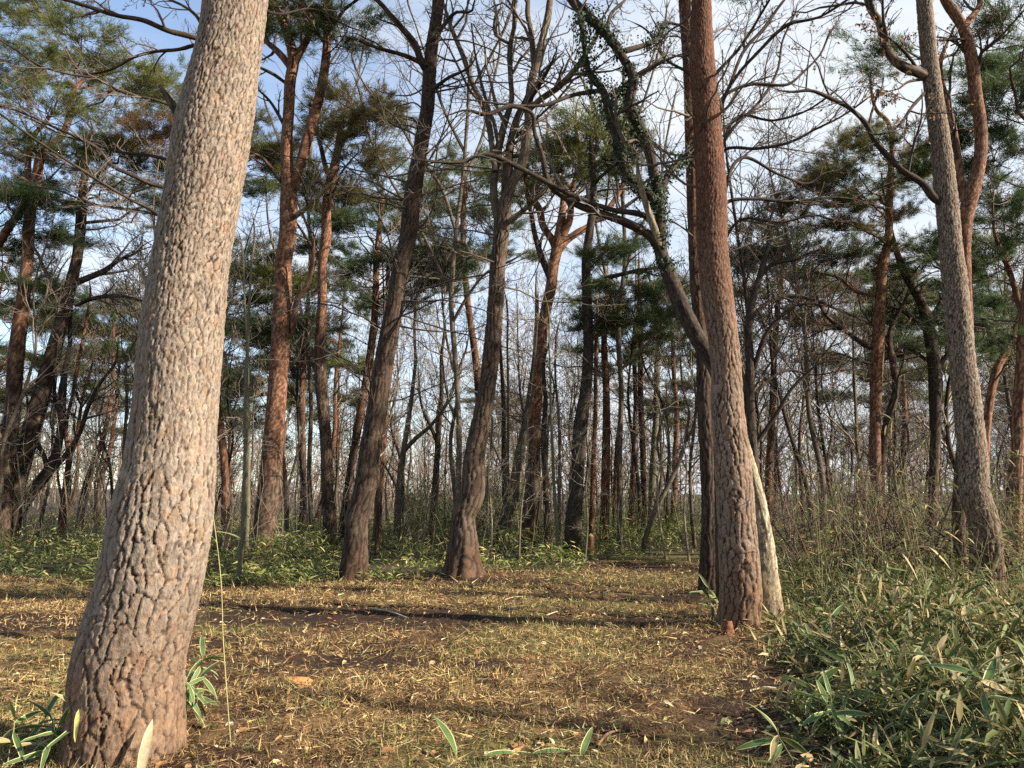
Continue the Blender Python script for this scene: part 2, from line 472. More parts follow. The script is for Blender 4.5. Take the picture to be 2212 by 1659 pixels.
def trunk_mesh(mb, PR, ds, nu, style, seed, top_style=None, mix=(2, 5), flare=0.35, amp=0.012, cell=0.07, fine_to=None, cap=True, plate=2.4, low=0.09, stretch_low=1.0, seam_y=1.0, foot_tint=1.0):
    """PR rows x,y,z,r; a bark-plated tapering column."""
    PR = np.asarray(PR, float)
    tt = np.concatenate([[0], np.cumsum(np.linalg.norm(np.diff(PR[:, :3], axis=0), axis=1))])
    L = tt[-1]
    if fine_to is None or fine_to >= L: s = np.linspace(0, L, max(4, int(L / ds) + 1))
    else: s = np.concatenate([np.arange(0, fine_to, ds), np.linspace(fine_to, L, max(3, int((L - fine_to) / 0.25)))])
    C, s = spline(PR, n=s)
    ctr, R = C[:, :3], np.maximum(C[:, 3], 0.004)
    T = norm(np.gradient(ctr, s, axis=0))
    e1 = np.array([[1., 0, 0]]) - T * T[:, :1]; e1 = norm(e1); e2 = np.cross(T, e1)
    th = np.linspace(0, 2 * math.pi, nu, endpoint=False) + math.pi / 2 * seam_y
    TH, S = np.meshgrid(th, s); RR = np.repeat(R[:, None], nu, 1)
    dirn = e1[:, None] * np.cos(TH)[..., None] + e2[:, None] * np.sin(TH)[..., None]
    base = ctr[:, None] + dirn * RR[..., None]
    # root flare with lobes, and slow lumps along the stem
    if flare:
        zf = np.exp(-S / (1.6 * R[0] + 0.08))
        lobes = 1 + 0.55 * np.sin(TH * 5 + seed) * np.cos(TH * 2 + seed * 1.7)
        RR = RR * (1 + flare * zf * lobes)
    lump = fbm(np.stack([np.cos(TH) * 1.1, np.sin(TH) * 1.1, S * 0.9], -1) + seed * 7.3, seed, 2) - 0.5
    RR = RR * (1 + low * 2 * lump)
    col_rnd = np.random.default_rng(seed)
    circ = 2 * math.pi * float(np.mean(R[: max(2, len(R) // 2)]))
    Rm = circ / (2 * math.pi)
    xyz = np.stack([np.cos(TH) * Rm, np.sin(TH) * Rm, S], -1)
    wu = (fbm(xyz * (0.55 / cell) * np.array([1, 1, .5]), seed + 3, 2) - 0.5); ww = (fbm(xyz * (0.55 / cell) * np.array([1, 1, .5]) + 31, seed + 4, 2) - 0.5)
    ru = (vnoise(xyz * (2.6 / cell), seed + 5) - 0.5); rw = (vnoise(xyz * (2.6 / cell) + 17, seed + 6) - 0.5)
    def layer(cw, ar, sd, rag=0.35):
        nc = max(5, int(round(circ / cw)))
        u = (TH - th[0]) / (2 * math.pi) * nc + wu * 1.3 + ru * rag
        v = S / (cw * ar) + ww * 1.0 + rw * rag * 0.6
        return voronoi(u, v, nc, sd)
    def plates(cw, ar, sd, lo, hi, rag=0.35):
        hi = max(hi, 1.25 * ds / cw); rag = rag * min(1, 0.02 / ds)
        F1, E, ID, PH, AL = layer(cw, ar, sd, rag)
        along = sstep(0.25, 0.6, AL)
        depth = (0.50 + 0.50 * along) * np.where(PH < 0.10, 0.3, 1.0)
        return 1 - depth * (1 - sstep(lo, hi * (0.55 + 0.45 * along), E)), ID
    h1, ID = plates(cell, plate * stretch_low, seed, 0.02, 0.21)
    h2, IDb = plates(cell * 0.62, plate * 0.62, seed + 50, 0.015, 0.27)
    h3, IDc = plates(cell * 0.34, 1.7, seed + 90, 0.0, 0.30, 0.5)
    zz = base[..., 2]
    wt = sstep(mix[0], mix[1], zz + 1.2 * lump)
    hgt = h1 * (1 - wt) + h2 * wt
    idv = ID * (1 - wt) + IDb * wt
    gr = fbm(xyz * np.array([1, 1, .45]) * 42, seed + 9, 3) - 0.5
    disp = amp * 1.15 * (hgt - 1) * (1 - 0.55 * wt) + amp * (0.40 - 0.15 * wt) * (idv - 0.5) * hgt + amp * 0.30 * (IDc - 0.5) * hgt + amp * 0.12 * (h3 - 1) + amp * 0.40 * gr
    V = ctr[:, None] + dirn * (RR + disp)[..., None]
    pa, ca = BP[style]; pb, cb = BP[top_style or style]
    wt3 = wt[..., None]
    pl = np.array(pa) * (1 - wt3) + np.array(pb) * wt3
    ck = np.array(ca) * (1 - wt3) + np.array(cb) * wt3
    tint = (0.86 + 0.28 * idv + 0.26 * (IDc - 0.5))[..., None]
    rust = (sstep(0.52, 0.72, fbm(xyz * 16 + 5, seed + 21, 3)) * 0.6 + 0.4 * (IDc > 0.86))[..., None]
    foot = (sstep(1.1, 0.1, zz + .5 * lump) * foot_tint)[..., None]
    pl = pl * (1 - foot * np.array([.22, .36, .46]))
    pl = pl * tint * (1 - rust * np.array([0.0, 0.15, 0.28]))
    pl = pl * (1 + 0.35 * gr[..., None] + 0.25 * lump[..., None])
    col = ck + (pl - ck) * sstep(0.22, 0.86, hgt)[..., None]
    n, k = len(s), nu
    i = np.arange(n - 1)[:, None] * k; j = np.arange(k)[None]; j2 = (j + 1) % k
    q = np.stack([i + j, i + j2, i + k + j2, i + k + j], -1).reshape(-1, 4)
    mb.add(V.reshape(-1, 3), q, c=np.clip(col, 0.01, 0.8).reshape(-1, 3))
    if cap:
        a = (n - 1) * k
        tip = ctr[-1] + T[-1] * R[-1]
        mb.add(np.concatenate([V[-1], tip[None]]), t=np.stack([np.arange(k), (np.arange(k) + 1) % k, np.full(k, k)], -1), c=(0.2, 0.15, 0.1))
    return ctr, R

def path3(lst, Y, y_end=None, dl=0.0):
    """Picture polyline (px, py, r_px) -> rows x,y,z,r at distance Y (running to y_end)."""
    out = []
    n = len(lst)
    for k, p in enumerate(lst):
        yy = Y if y_end is None else Y + (y_end - Y) * k / max(1, n - 1)
        P = at(p[0], p[1], yy)
        if dl:
            yy = yy + dl * max(0, P[2]); P = at(p[0], p[1], yy)
        out.append([P[0], P[1], P[2], rm(p[2], P)])
    return out
def rows12(PR, P=12):
    C, _ = spline(PR, n=P)
    return C[:, :3], np.maximum(C[:, 3], 0.004)

GREENS = {'dark': ((0.030, 0.058, 0.022), (0.080, 0.108, 0.034)), 'olive': ((0.070, 0.092, 0.020), (0.165, 0.168, 0.036)),
          'brown': ((0.110, 0.080, 0.030), (0.120, 0.110, 0.035)), 'dead': ((0.21, 0.105, 0.040), (0.27, 0.16, 0.06)),
          'mid': ((0.042, 0.074, 0.024), (0.115, 0.140, 0.036))}
def bough_mesh(tone, k):
    """One flat bough, about one metre across, its base at the origin side -X."""
    rs = np.random.default_rng(hash_tone[tone] * 10 + k); mb = MB()
    t = np.linspace(0, 1, 7)
    PL = np.stack([-.75 + 1.35 * t, .10 * np.sin(t * 3 + k), .07 * t * (1.3 - t)], -1)[None]; RL = np.linspace(.016, .006, 7)[None]
    add_tubes(mb, PL, RL, 4, (0.11, 0.07, 0.05), rs)
    S, D, L, R = spawn(PL, RL, 22, rs, .22, 1.0, (28, 88), flat=.12, labs=(.40, .95), rf=.6, rmax=.011, up=.03)
    P1, R1 = grow(S, D, L, R, 5, rs, .13, (0, 0, .02))
    add_tubes(mb, P1, R1, 3, (0.08, 0.058, 0.045), rs)
    S, D, L, R = spawn(P1, R1, 6, rs, .25, 1.0, (25, 62), flat=.22, labs=(.12, .30), rf=.7, rmax=.006, rmin=.0025, up=.08)
    P2, R2 = grow(S, D, L, R, 3, rs, .12, (0, 0, .10))
    add_tubes(mb, P2[:, ::2], R2[:, ::2], 3, (0.08, 0.058, 0.045), rs)
    A = np.concatenate([P2[:, 1], P2[:, 2], .5 * (P2[:, 1] + P2[:, 2]), P1[:, -1]])
    Dn = np.concatenate([P2[:, 2] - P2[:, 0]] * 3 + [P1[:, -1] - P1[:, -2]])
    Dn = norm(norm(Dn) * np.array([1, 1, .5]) + np.array([0, 0, .34]))
    ga, gb = GREENS[tone]
    w = np.clip(rs.random((len(A), 1)) * .6 + .5 * vnoise(A * 4.0, k)[:, None], 0, 1)
    needles(mb, A, Dn, 11, .150, .0098, np.array(ga) * (1 - w) + np.array(gb) * w, rs)
    return mb.mesh("bough", [TWIG, NEEDLE])
hash_tone = {'dark': 1, 'mid': 2, 'olive': 3, 'brown': 4, 'dead': 5}
BOUGHS = {}
def pine_pads(mb, tP, tR, centers, sizes, tones, rs, root, b, extra=1, dens=1.0):
    """Layered flat boughs, each carried by a bent branch from the trunk."""
    low = int(len(tP) * 0.25)
    todo = []
    for c, sz, tone in zip(centers, sizes, tones):
        todo.append((np.asarray(c, float), sz, tone))
        for _ in range(1 if extra and rs.random() < .38 else 0):
            todo.append((np.asarray(c, float) + np.array([rs.normal() * .75, rs.normal() * .8, rs.normal() * .32]) * sz, sz * rs.uniform(.65, 1.05), tone))
    for c, sz, tone in todo:
        hd = np.hypot(tP[low:, 0] - c[0], tP[low:, 1] - c[1])
        want = c[2] - 0.28 * hd - 0.1
        k = low + int(np.argmin(np.abs(tP[low:, 2] - want) + 0.15 * hd))
        s_ = tP[k]; v = c - s_; d = max(.3, np.linalg.norm(v))
        az = math.atan2(v[1], v[0]) + rs.normal() * .25
        out = np.array([math.cos(az), math.sin(az), 0])
        e = c - out * .70 * sz
        m_ = s_ + v * 0.45 + np.array([rs.normal() * 0.08 * d, rs.normal() * 0.08 * d, (0.08 + 0.07 * rs.normal()) * d])
        t = np.linspace(0, 1, 8)[:, None]
        PL = ((1 - t) ** 2 * s_ + 2 * t * (1 - t) * m_ + t ** 2 * e)[None]
        PL[:, 1:-1] += rs.standard_normal((1, 6, 3)) * 0.03 * d ** 0.7
        r0 = min(0.014 + 0.010 * d, 0.45 * tR[k])
        add_tubes(mb, PL, np.linspace(r0, 0.015 * sz, 8)[None], 5, (0.12, 0.072, 0.048), rs)
        kk = int(rs.integers(0, 2)); key = (tone, kk)
        if key not in BOUGHS: BOUGHS[key] = bough_mesh(tone, kk)
        o = bpy.data.objects.new("bough", BOUGHS[key]); COL.objects.link(o); o.parent = root
        o.location = tuple(c - b); o.rotation_euler = (rs.normal() * .14, rs.normal() * .12 - .06, az); q = sz * 1.12; o.scale = (q, q * rs.choice([-1, 1]) * rs.uniform(.8, 1.1), q * .9)
def crown_3d(tops, rs, n, spread, rise, tone, sz=1.1):
    c = tops + np.stack([rs.normal(0, spread, n), rs.normal(0, spread, n), rs.uniform(-rise, rise * 0.6, n)], -1)
    return c, sz * rs.uniform(0.8, 1.25, n), [tone] * n

def bare_twigs(mb, PLs, RLs, rs, lv, col, flat=1.0, trop=(0, 0, 0.05), wob=0.22, rmin=0.0035, cap=700):
    """Fine bare branchwork on a set of limbs; returns the last level."""
    PL, RL = np.stack(PLs), np.stack(RLs)
    for k, (n, lf, ang) in enumerate(lv):
        S, D, L, R = spawn(PL, RL, n, rs, 0.15 if k else 0.2, 0.98, ang, lf=lf, flat=flat, rf=0.55, rmin=rmin)
        lim = int(cap * (0.25, 0.55, 1.0)[min(2, k + 3 - len(lv))])
        if len(S) > lim:
            i = rs.choice(len(S), lim, replace=False); S, D, L, R = S[i], D[i], L[i], R[i]
        PL, RL = grow(S, D, L, R, 6 if k == 0 else (5 if k == 1 else 3), rs, wob, trop)
        RL = np.maximum(RL, rmin * 0.8)
        add_tubes(mb, PL, RL, 4 if k == 0 else 3, col, rs)
    return PL, RL
def brown_leaves(mb, PL, rs, n, size=0.05):
    k = rs.integers(0, len(PL), n); j = rs.integers(1, PL.shape[1], n)
    p = PL[k, j]
    c = jit((0.19, 0.10, 0.045), n, rs, 0.4)
    leaves(mb, p, rs.standard_normal((n, 3)) + np.array([0, 0, -0.6]), rs.standard_normal((n, 3)), np.full(n, size) * rs.uniform(.7, 1.3, n), np.full(n, size * 0.55), c, c, mat=1, full=False)
def ivy(mb, PLs, RLs, rs, n, size=0.06, mat=0):
    wts = np.array([np.linalg.norm(np.diff(p, axis=0), axis=1).sum() for p in PLs]); wts = wts / wts.sum()
    for P, R, w in zip(PLs, RLs, wts):
        m = int(n * w)
        t = rs.random(m) * (len(P) - 1); k = np.clip(t.astype(int), 0, len(P) - 2); f = (t - k)[:, None]
        c = P[k] * (1 - f) + P[k + 1] * f; T = norm(P[k + 1] - P[k])
        d = rs.standard_normal((m, 3)); d = norm(d - (d * T).sum(1, keepdims=True) * T)
        gap = vnoise(c * 3.1, 3) * .65 + vnoise(c * 8, 4) * .35; s_ok = gap > .40
        off = R[k][:, None] * 0.95 + np.abs(rs.normal(0, 0.03, (m, 1))) + np.abs(rs.normal(0, .10, (m, 1))) * (gap[:, None] > .56)
        g = jit((0.026, 0.042, 0.017), m, rs, 0.6); c, d, T, off, g = c[s_ok], d[s_ok], T[s_ok], off[s_ok], g[s_ok]; m = len(c)
        leaves(mb, c + d * off, norm(np.array([0, 0, -1.0]) + 0.8 * rs.standard_normal((m, 3)) + 0.3 * d), d, size * rs.uniform(.6, 1.3, m), size * rs.uniform(.6, 1.0, m), g, g * 1.2, mat=mat, full=False)

HAND = []          # (x, y, clearance) of the traced trees, so that the scattered ones keep clear
def tree(name, label, cat, Y, trunk, style, seed, top_style=None, mix=(3, 8), limbs=(), group=None, y_end=None, ext=None,
         res=(0.03, 40), cell=0.08, amp=0.012, flare=0.35, fine_px=None, twig=None, twcol=C_TWIG, stems=None, pads=None, pad_kw=None,
         crown=None, lvs=0, ivy_n=0, ivy_stem=False, dl=0.0, plate=2.4, low=0.09, limb_style=None, brown=0, trop=(0, 0, 0.05), flat=1.0, stretch_low=1.0, wob=0.22, cap=None):
    rs = np.random.default_rng(seed)
    if Y >= 24: res = (res[0] * 1.7, max(10, int(res[1] * .8)))
    PR = path3(trunk, Y, y_end, dl)
    b = np.array(PR[0][:3]); g0 = float(gz(b[0], b[1]))
    b[2] = g0
    PR = [[2 * PR[0][0] - PR[1][0] if False else PR[0][0], PR[0][1], g0 - 0.12, PR[0][3] * 1.04]] + [p for p in PR if p[2] > g0 + 0.05]
    HAND.append((b[0], b[1]))
    L_vis = np.linalg.norm(np.diff(np.array(PR)[:, :3], axis=0), axis=1).sum()
    if ext:                                    # the stem goes on above the picture
        v = norm(np.array(PR[-1][:3]) - np.array(PR[-2][:3])); e, re = ext
        for kk in (0.5, 1.0):
            p = np.array(PR[-1][:3]) if kk == 0.5 else p
            v = norm(v + np.array([rs.normal() * .12, rs.normal() * .12, 0.25])); p = p + v * e * 0.5
            PR.append([p[0], p[1], p[2], PR[-1][3] * (0.5 + 0.5 * re)])
    elif PR[-1][3] > 0.012:
        v = norm(np.array(PR[-1][:3]) - np.array(PR[-2][:3])); r_ = PR[-1][3]
        for kk, f_ in enumerate((0.55, 0.2)):
            v = norm(v + rs.normal(0, .22, 3)); p = np.array(PR[-1][:3]) + v * 9 * r_; PR.append([*p, r_ * f_])
    root = thing(name, label, cat, b, group)
    mb = MB()
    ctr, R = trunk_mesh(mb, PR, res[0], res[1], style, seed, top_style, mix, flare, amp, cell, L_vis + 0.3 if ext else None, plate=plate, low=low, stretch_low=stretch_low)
    mb.build("trunk", BARK, root, b)
    LP, LR = [], []
    allP, allR = [ctr[:: max(1, len(ctr) // 40)]], [R[:: max(1, len(R) // 40)]]
    for li, lm in enumerate(limbs):
        off = 0.0; lst = lm; stl = limb_style or top_style or style
        if isinstance(lm, dict):
            lst = lm['p']; off = lm.get('off', 0.0); stl = lm.get('style', stl)
        PRl = path3(lst, Y, Y + off, dl)
        if y_end is not None:
            PRl = path3(lst, y_end if True else Y, (y_end + off), dl)
        if stl != 'pale':
            v = norm(np.array(PRl[-1][:3]) - np.array(PRl[-2][:3])); r_ = max(PRl[-1][3], .006)
            for f_ in (0.5, 0.2):
                v = norm(v + rs.normal(0, .25, 3)); p = np.array(PRl[-1][:3]) + v * 11 * r_; PRl.append([*p, r_ * f_])
        m2 = MB()
        lc, lr = trunk_mesh(m2, PRl, 0.06 if Y < 14 else 0.12, 12 if Y < 14 else 8, stl, seed * 7 + li, flare=0, amp=0.004, cell=0.05, mix=(98, 99), low=0.05)
        m2.build("limb", BARK, root, b)
        a, r = rows12(PRl); LP.append(a); LR.append(r)
        allP.append(lc); allR.append(lr)
    mc = MB(); has = False
    if twig:
        src, srcR = list(LP), list(LR)
        if stems:                              # also straight from the upper stem
            n, t0, t1, la, lb = stems
            A, RA = rows12(np.concatenate([ctr, R[:, None]], 1)[:: max(1, len(ctr) // 30)], 16)
            S, D, L, RR = spawn(A[None], RA[None], n, rs, t0, t1, (60, 100), labs=(la, lb), rf=0.16, rmax=0.022, rmin=0.008, flat=flat)
            P0, R0 = grow(S, D, L, RR, 12, rs, 0.14, (0, 0, 0.02))
            add_tubes(mc, P0, R0, 5, twcol, rs)
            src += list(P0); srcR += list(R0)
        if src:
            PLt, RLt = bare_twigs(mc, src, srcR, rs, twig, twcol, trop=trop, flat=flat, wob=wob, rmin=0.0032 if Y < 14 else 0.0045, cap=cap or (1100 if len(limbs) > 5 or Y < 13 else 340)); has = True
            if brown: brown_leaves(mc, PLt, rs, brown)
    if pads or crown:
        cs, ss, ts = [], [], []
        if pads:
            sz0, tone0, lst = pads
            for p in lst:
                yy = Y + rs.normal() * sz0 * 0.9
                cs.append(at(p[0], p[1], yy)); ss.append(sz0 * (p[2] if len(p) > 2 else rs.uniform(0.8, 1.2))); ts.append(p[3] if len(p) > 3 else tone0)
        if crown:
            n, sp, ri, tone, sz = crown
            c, s_, t_ = crown_3d(np.array(PR[-1][:3]), rs, n, sp, ri, tone, sz)
            cs += list(c); ss += list(s_); ts += t_
        cat_ = [ctr] + [p for p in allP[1:]]; catr = [R] + allR[1:]
        kk = max(1, len(ctr) // 60)
        tp = np.concatenate([ctr[int(len(ctr) * .25)::kk]] + cat_[1:]); trr = np.concatenate([R[int(len(R) * .25)::kk]] + catr[1:])
        tp = np.concatenate([tp[: max(1, len(tp) // 3)] * 1.0, tp]); trr = np.concatenate([trr[: max(1, len(trr) // 3)], trr])
        pine_pads(mc, tp, trr, cs, ss, ts, rs, root, b, 1 if pads else 0); has = True
    if has: mc.build("crown", [TWIG, NEEDLE], root, b)
    if ivy_n:
        mi = MB()
        pp, rr = (allP, allR) if ivy_stem else (allP[1:], allR[1:])
        ivy(mi, pp, rr, rs, ivy_n)
        tag(mi.build("ivy", LEAF, root, b), kind='stuff')
    return root, b

LVN = [(7, 0.55, (30, 65)), (6, 0.5, (30, 65)), (4, 0.45, (25, 60))]       # dense bare branchwork
LVM = [(6, 0.5, (30, 65)), (5, 0.5, (30, 65)), (4, 0.45, (25, 60))]
LVS = [(5, 0.5, (35, 70)), (4, 0.5, (30, 65))]
G = gy

# ---- the big leaning pine in front
T1Y = 4.8
t1, t1b = tree("pine_tree", "huge leaning pine trunk with cracked grey-tan bark plates in front of the clearing", "pine tree", T1Y,
    [(258, 1668, 118), (268, 1573, 116), (276, 1440, 111), (321, 1273, 107), (352, 1106, 103), (361, 1053, 98), (379, 886, 87), (394, 720, 85), (415, 553, 79), (436, 433, 78), (463, 267, 78), (473, 217, 75), (496, 100, 67), (509, 0, 66), (522, -120, 63)],
    'grey', 11, mix=(1.2, 3.4), ext=(7, 0.55), res=(0.0092, 216), cell=0.056, amp=0.015, flare=0.10, plate=2.7, low=0.025, crown=(10, 2.2, 1.5, 'mid', 1.3), pad_kw=dict(nd=5, ntw=8))
def stub(root, b, pts, Y, style='pale', name="broken_branch"):
    m = MB(); trunk_mesh(m, path3(pts, Y), 0.02, 10, style, 77, flare=0, amp=0.003, cell=0.03, mix=(98, 99), low=0.15)
    return m.build(name, BARK, root, b)
stub(t1, t1b, [(392, 258, 12), (372, 225, 9), (358, 205, 7), (346, 185, 4)], T1Y + .05, 'brown')
stub(t1, t1b, [(368, 213, 5), (356, 212, 4), (344, 208, 2)], T1Y + .05, 'brown')
stub(t1, t1b, [(345, 650, 11), (328, 630, 9), (312, 600, 5), (297, 560, 2)], T1Y, 'pale')
stub(t1, t1b, [(330, 632, 6), (327, 612, 4), (332, 603, 2)], T1Y, 'pale')

# ---- the big pine right of the clearing and the two stems that stand against it
T10Y = 9.3
t10, t10b = tree("pine_tree", "tall thick pine with a sunlit plated trunk standing at the edge of the sasa bank", "pine tree", T10Y,
    [(1592, 1400, 41), (1594, 1373, 40), (1600, 1306, 43), (1597, 1206, 42), (1590, 1106, 40), (1582, 986, 38), (1572, 886, 35), (1568, 786, 32), (1556, 686, 33), (1547, 620, 34), (1541, 553, 33), (1539, 533, 33), (1537, 433, 33), (1532, 333, 31), (1525, 233, 29), (1517, 133, 27), (1516, 67, 23), (1515, 0, 21), (1512, -80, 20)],
    'tan', 12, 'redbrown', (2.4, 5.2), ext=(5, 0.5), res=(0.0165, 116), cell=0.064, amp=0.016, flare=0.12, plate=2.2, low=0.03, twig=LVS, stems=(16, 0.35, 0.8, 0.5, 1.5), crown=(9, 2.0, 1.5, 'mid', 1.3), pad_kw=dict(nd=5, ntw=8))
m = MB(); trunk_mesh(m, path3([(1572, 1340, 9), (1571, 1362, 15), (1573, 1385, 17), (1576, 1408, 9)], T10Y - 0.40), 0.012, 16, 'red', 5, flare=0, amp=0.01, cell=0.03, mix=(90, 91))
tag(m.build("bark_wound", BARK, t10, t10b), "raw reddish wound where bark is torn off near the foot")
tree("pine_tree", "dark narrow pine close behind the thick plated pine", "pine tree", 12.6,
    [(1531, 1283, 21), (1532, 1106, 18), (1530, 1020, 18), (1523, 886, 17), (1520, 786, 16), (1505, 620, 15), (1498, 500, 13), (1493, 333, 13), (1487, 133, 13), (1479, 0, 13), (1476, -60, 12)],
    'umber', 13, 'redbrown', (3, 8), ext=(5, 0.5), res=(0.034, 54), cell=0.07, amp=0.013, flare=0.2, twig=LVS, stems=(14, 0.4, 0.85, 0.7, 2.0), crown=(8, 1.9, 1.4, 'mid', 1.3), pad_kw=dict(nd=5, ntw=8))
T9Y = 9.95
tree("ivy_tree", "forked tree wrapped in dark ivy leaning left from behind the thick plated pine", "tree", T9Y,
    [(1656, 1310, 30), (1652, 1206, 24), (1640, 1100, 18), (1612, 990, 16), (1578, 880, 16), (1545, 795, 17), (1510, 735, 18), (1478, 672, 18), (1448, 600, 17), (1428, 545, 15), (1426, 480, 13), (1424, 433, 12), (1412, 375, 11), (1404, 333, 12), (1385, 280, 12), (1360, 233, 12), (1367, 167, 11), (1347, 127, 10), (1304, 67, 11), (1250, 17, 11), (1215, -30, 9)],
    'pale', 14, 'dark', (1.7, 3.2), res=(0.025, 40), cell=0.035, amp=0.011, flare=0.25, plate=6, ext=(2.5, 0.4), dl=0.0,
    limbs=[dict(p=[(1424, 440, 11), (1395, 415, 11), (1357, 383, 10), (1337, 317, 10), (1317, 250, 10), (1304, 200, 9), (1270, 150, 7), (1262, 90, 6), (1250, 30, 5)], off=-0.3, style='dark'),
           dict(p=[(1317, 205, 6), (1340, 195, 6), (1366, 172, 7)], off=0.0, style='dark'),
           dict(p=[(1437, 565, 11), (1404, 510, 11), (1354, 482, 10), (1304, 463, 9), (1237, 437, 8), (1187, 397, 7), (1170, 333, 6), (1154, 283, 5), (1150, 247, 5), (1110, 230, 5), (1047, 247, 5), (1004, 238, 3)], off=-0.8, style='dark'),
           dict(p=[(1420, 478, 7), (1380, 462, 7), (1330, 455, 6), (1260, 432, 6), (1187, 397, 6), (1117, 360, 6), (1047, 333, 5), (994, 350, 4), (950, 350, 3), (890, 343, 2)], off=-1.1, style='dark'),
           dict(p=[(1428, 548, 10), (1415, 500, 9), (1395, 440, 7), (1380, 385, 6), (1376, 347, 3)], off=-0.45, style='pale'),
           dict(p=[(1425, 430, 8), (1440, 385, 8), (1470, 345, 7), (1505, 315, 6), (1560, 280, 4)], off=0.5, style='dark'),
           dict(p=[(1350, 110, 7), (1385, 100, 6), (1420, 85, 5), (1435, 50, 4), (1470, 55, 3)], off=0.5, style='dark'),
           dict(p=[(1312, 65, 5), (1320, 30, 4), (1350, 0, 3)], off=0.3, style='dark'),
           dict(p=[(1300, 195, 6), (1240, 205, 5), (1170, 228, 4), (1090, 225, 3), (1010, 215, 2)], off=-0.8, style='dark')],
    twig=[(5, 0.38, (35, 75)), (5, 0.5, (30, 70)), (4, 0.45, (25, 60))], ivy_n=0)
# ivy on its upper stems only
def ivy_on(root_name_obj, b, lst, n, Y, size=0.040):
    rs = np.random.default_rng(n); m_ = MB(); PP, RR = [], []
    for l, off in lst:
        p, r = rows12(path3(l, Y, Y + off), 24); PP.append(p); RR.append(r)
    ivy(m_, PP, RR, rs, n, size); tag(m_.build("ivy", LEAF, root_name_obj, b), kind='stuff')
t9 = [o for o in COL.objects if o.name.startswith("ivy_tree")][0]
ivy_on(t9, np.array(t9.location), [([(1440, 590, 15), (1428, 545, 14), (1426, 480, 13), (1424, 433, 12), (1404, 333, 12), (1360, 233, 12), (1367, 167, 11), (1347, 127, 10), (1304, 67, 11), (1250, 17, 11), (1215, -30, 9)], 0),
    ([(1424, 440, 11), (1395, 415, 11), (1357, 383, 10), (1337, 317, 10), (1317, 250, 10), (1304, 200, 9), (1270, 150, 7), (1262, 90, 6), (1250, 30, 5)], -0.3), ([(1317, 205, 6), (1340, 195, 6), (1366, 172, 7)], 0), ([(1425, 430, 8), (1440, 385, 8), (1470, 345, 7), (1505, 315, 6)], .4),
    ([(1350, 110, 7), (1385, 100, 6), (1420, 85, 5), (1435, 50, 4)], 0.4)], 8200, T9Y)

# ---- right-hand pines
T11Y = 10.6
tree("pine_tree", "tall leaning pine with flaky sunlit bark growing out of the sasa thicket", "pine tree", T11Y,
    [(2136, 1345, 33), (2133, 1306, 32), (2131, 1206, 32), (2119, 1106, 31), (2111, 1086, 31), (2102, 986, 29), (2091, 886, 28), (2079, 786, 26), (2070, 686, 26), (2061, 600, 25), (2054, 533, 23), (2045, 433, 23), (2034, 333, 21), (2021, 233, 19), (2008, 133, 17), (1996, 0, 16), (1990, -60, 15)],
    'brown', 15, 'grey', (0.8, 2.0), ext=(5, 0.5), res=(0.019, 86), cell=0.062, amp=0.018, flare=0.15, plate=1.9, low=0.04,
    limbs=[dict(p=[(2006, 168, 10), (1994, 160, 11), (1957, 147, 11), (1930, 127, 10), (1910, 90, 9), (1900, 50, 9), (1880, 17, 8), (1872, -10, 8)], off=-0.3),
           dict(p=[(2040, 440, 9), (2020, 430, 9), (1994, 398, 8), (1957, 373, 7), (1920, 340, 7), (1887, 300, 6), (1874, 273, 6), (1834, 233, 5), (1794, 213, 5), (1757, 197, 4), (1707, 198, 3)], off=-0.6, style='dark'),
           dict(p=[(1985, 155, 4), (1965, 125, 4), (1937, 95, 3)], off=-0.4, style='dark'),
           dict(p=[(2000, 170, 4), (1960, 178, 3), (1938, 193, 2)], off=-0.2, style='dark'),
           dict(p=[(2008, 190, 4), (1975, 225, 4), (1930, 280, 3), (1885, 290, 2)], off=-0.5, style='dark')],
    twig=LVM, twcol=C_DARK, brown=700, crown=(9, 2.0, 1.5, 'dark', 1.3), pad_kw=dict(nd=5, ntw=8))
tree("pine_tree", "forked red-barked pine with curved twin limbs right behind the leaning flaky pine", "pine tree", 12.2,
    [(2076, 1205, 12), (2071, 1150, 13), (2072, 1090, 14), (2080, 986, 14), (2086, 886, 14), (2090, 786, 14), (2088, 686, 13), (2084, 600, 13), (2083, 533, 13), (2087, 467, 15), (2100, 415, 16), (2111, 375, 14), (2119, 320, 13), (2117, 267, 13), (2107, 200, 13), (2100, 133, 13), (2090, 90, 12), (2078, 55, 11), (2060, 27, 11), (2042, 0, 10), (2030, -40, 9)],
    'brown', 16, 'red', (3, 5.5), ext=(4, 0.5), res=(0.03, 48), cell=0.05, amp=0.009, flare=0.2, low=0.04,
    limbs=[dict(p=[(2088, 440, 9), (2078, 405, 9), (2068, 335, 8), (2056, 267, 8), (2041, 207, 7), (2030, 140, 6)], off=0.5),
           dict(p=[(2081, 60, 8), (2095, 42, 8), (2107, 27, 7), (2117, 7, 6), (2112, -20, 6)], off=0.3),
           dict(p=[(2098, 130, 4), (2060, 90, 3), (2030, 80, 2)], off=0.1, style='dark'), dict(p=[(2100, 88, 3), (2060, 84, 3), (2030, 87, 2)], off=-0.3, style='dark'),
           dict(p=[(2108, 150, 4), (2120, 115, 4), (2160, 80, 3), (2205, 30, 2)], off=-0.4, style='dark'), dict(p=[(2112, 155, 4), (2118, 125, 3), (2117, 85, 2)], off=-0.2, style='dark')],
    twig=LVM, twcol=C_DARK, brown=500, crown=(9, 2.0, 1.5, 'dark', 1.3), pad_kw=dict(nd=5, ntw=8))

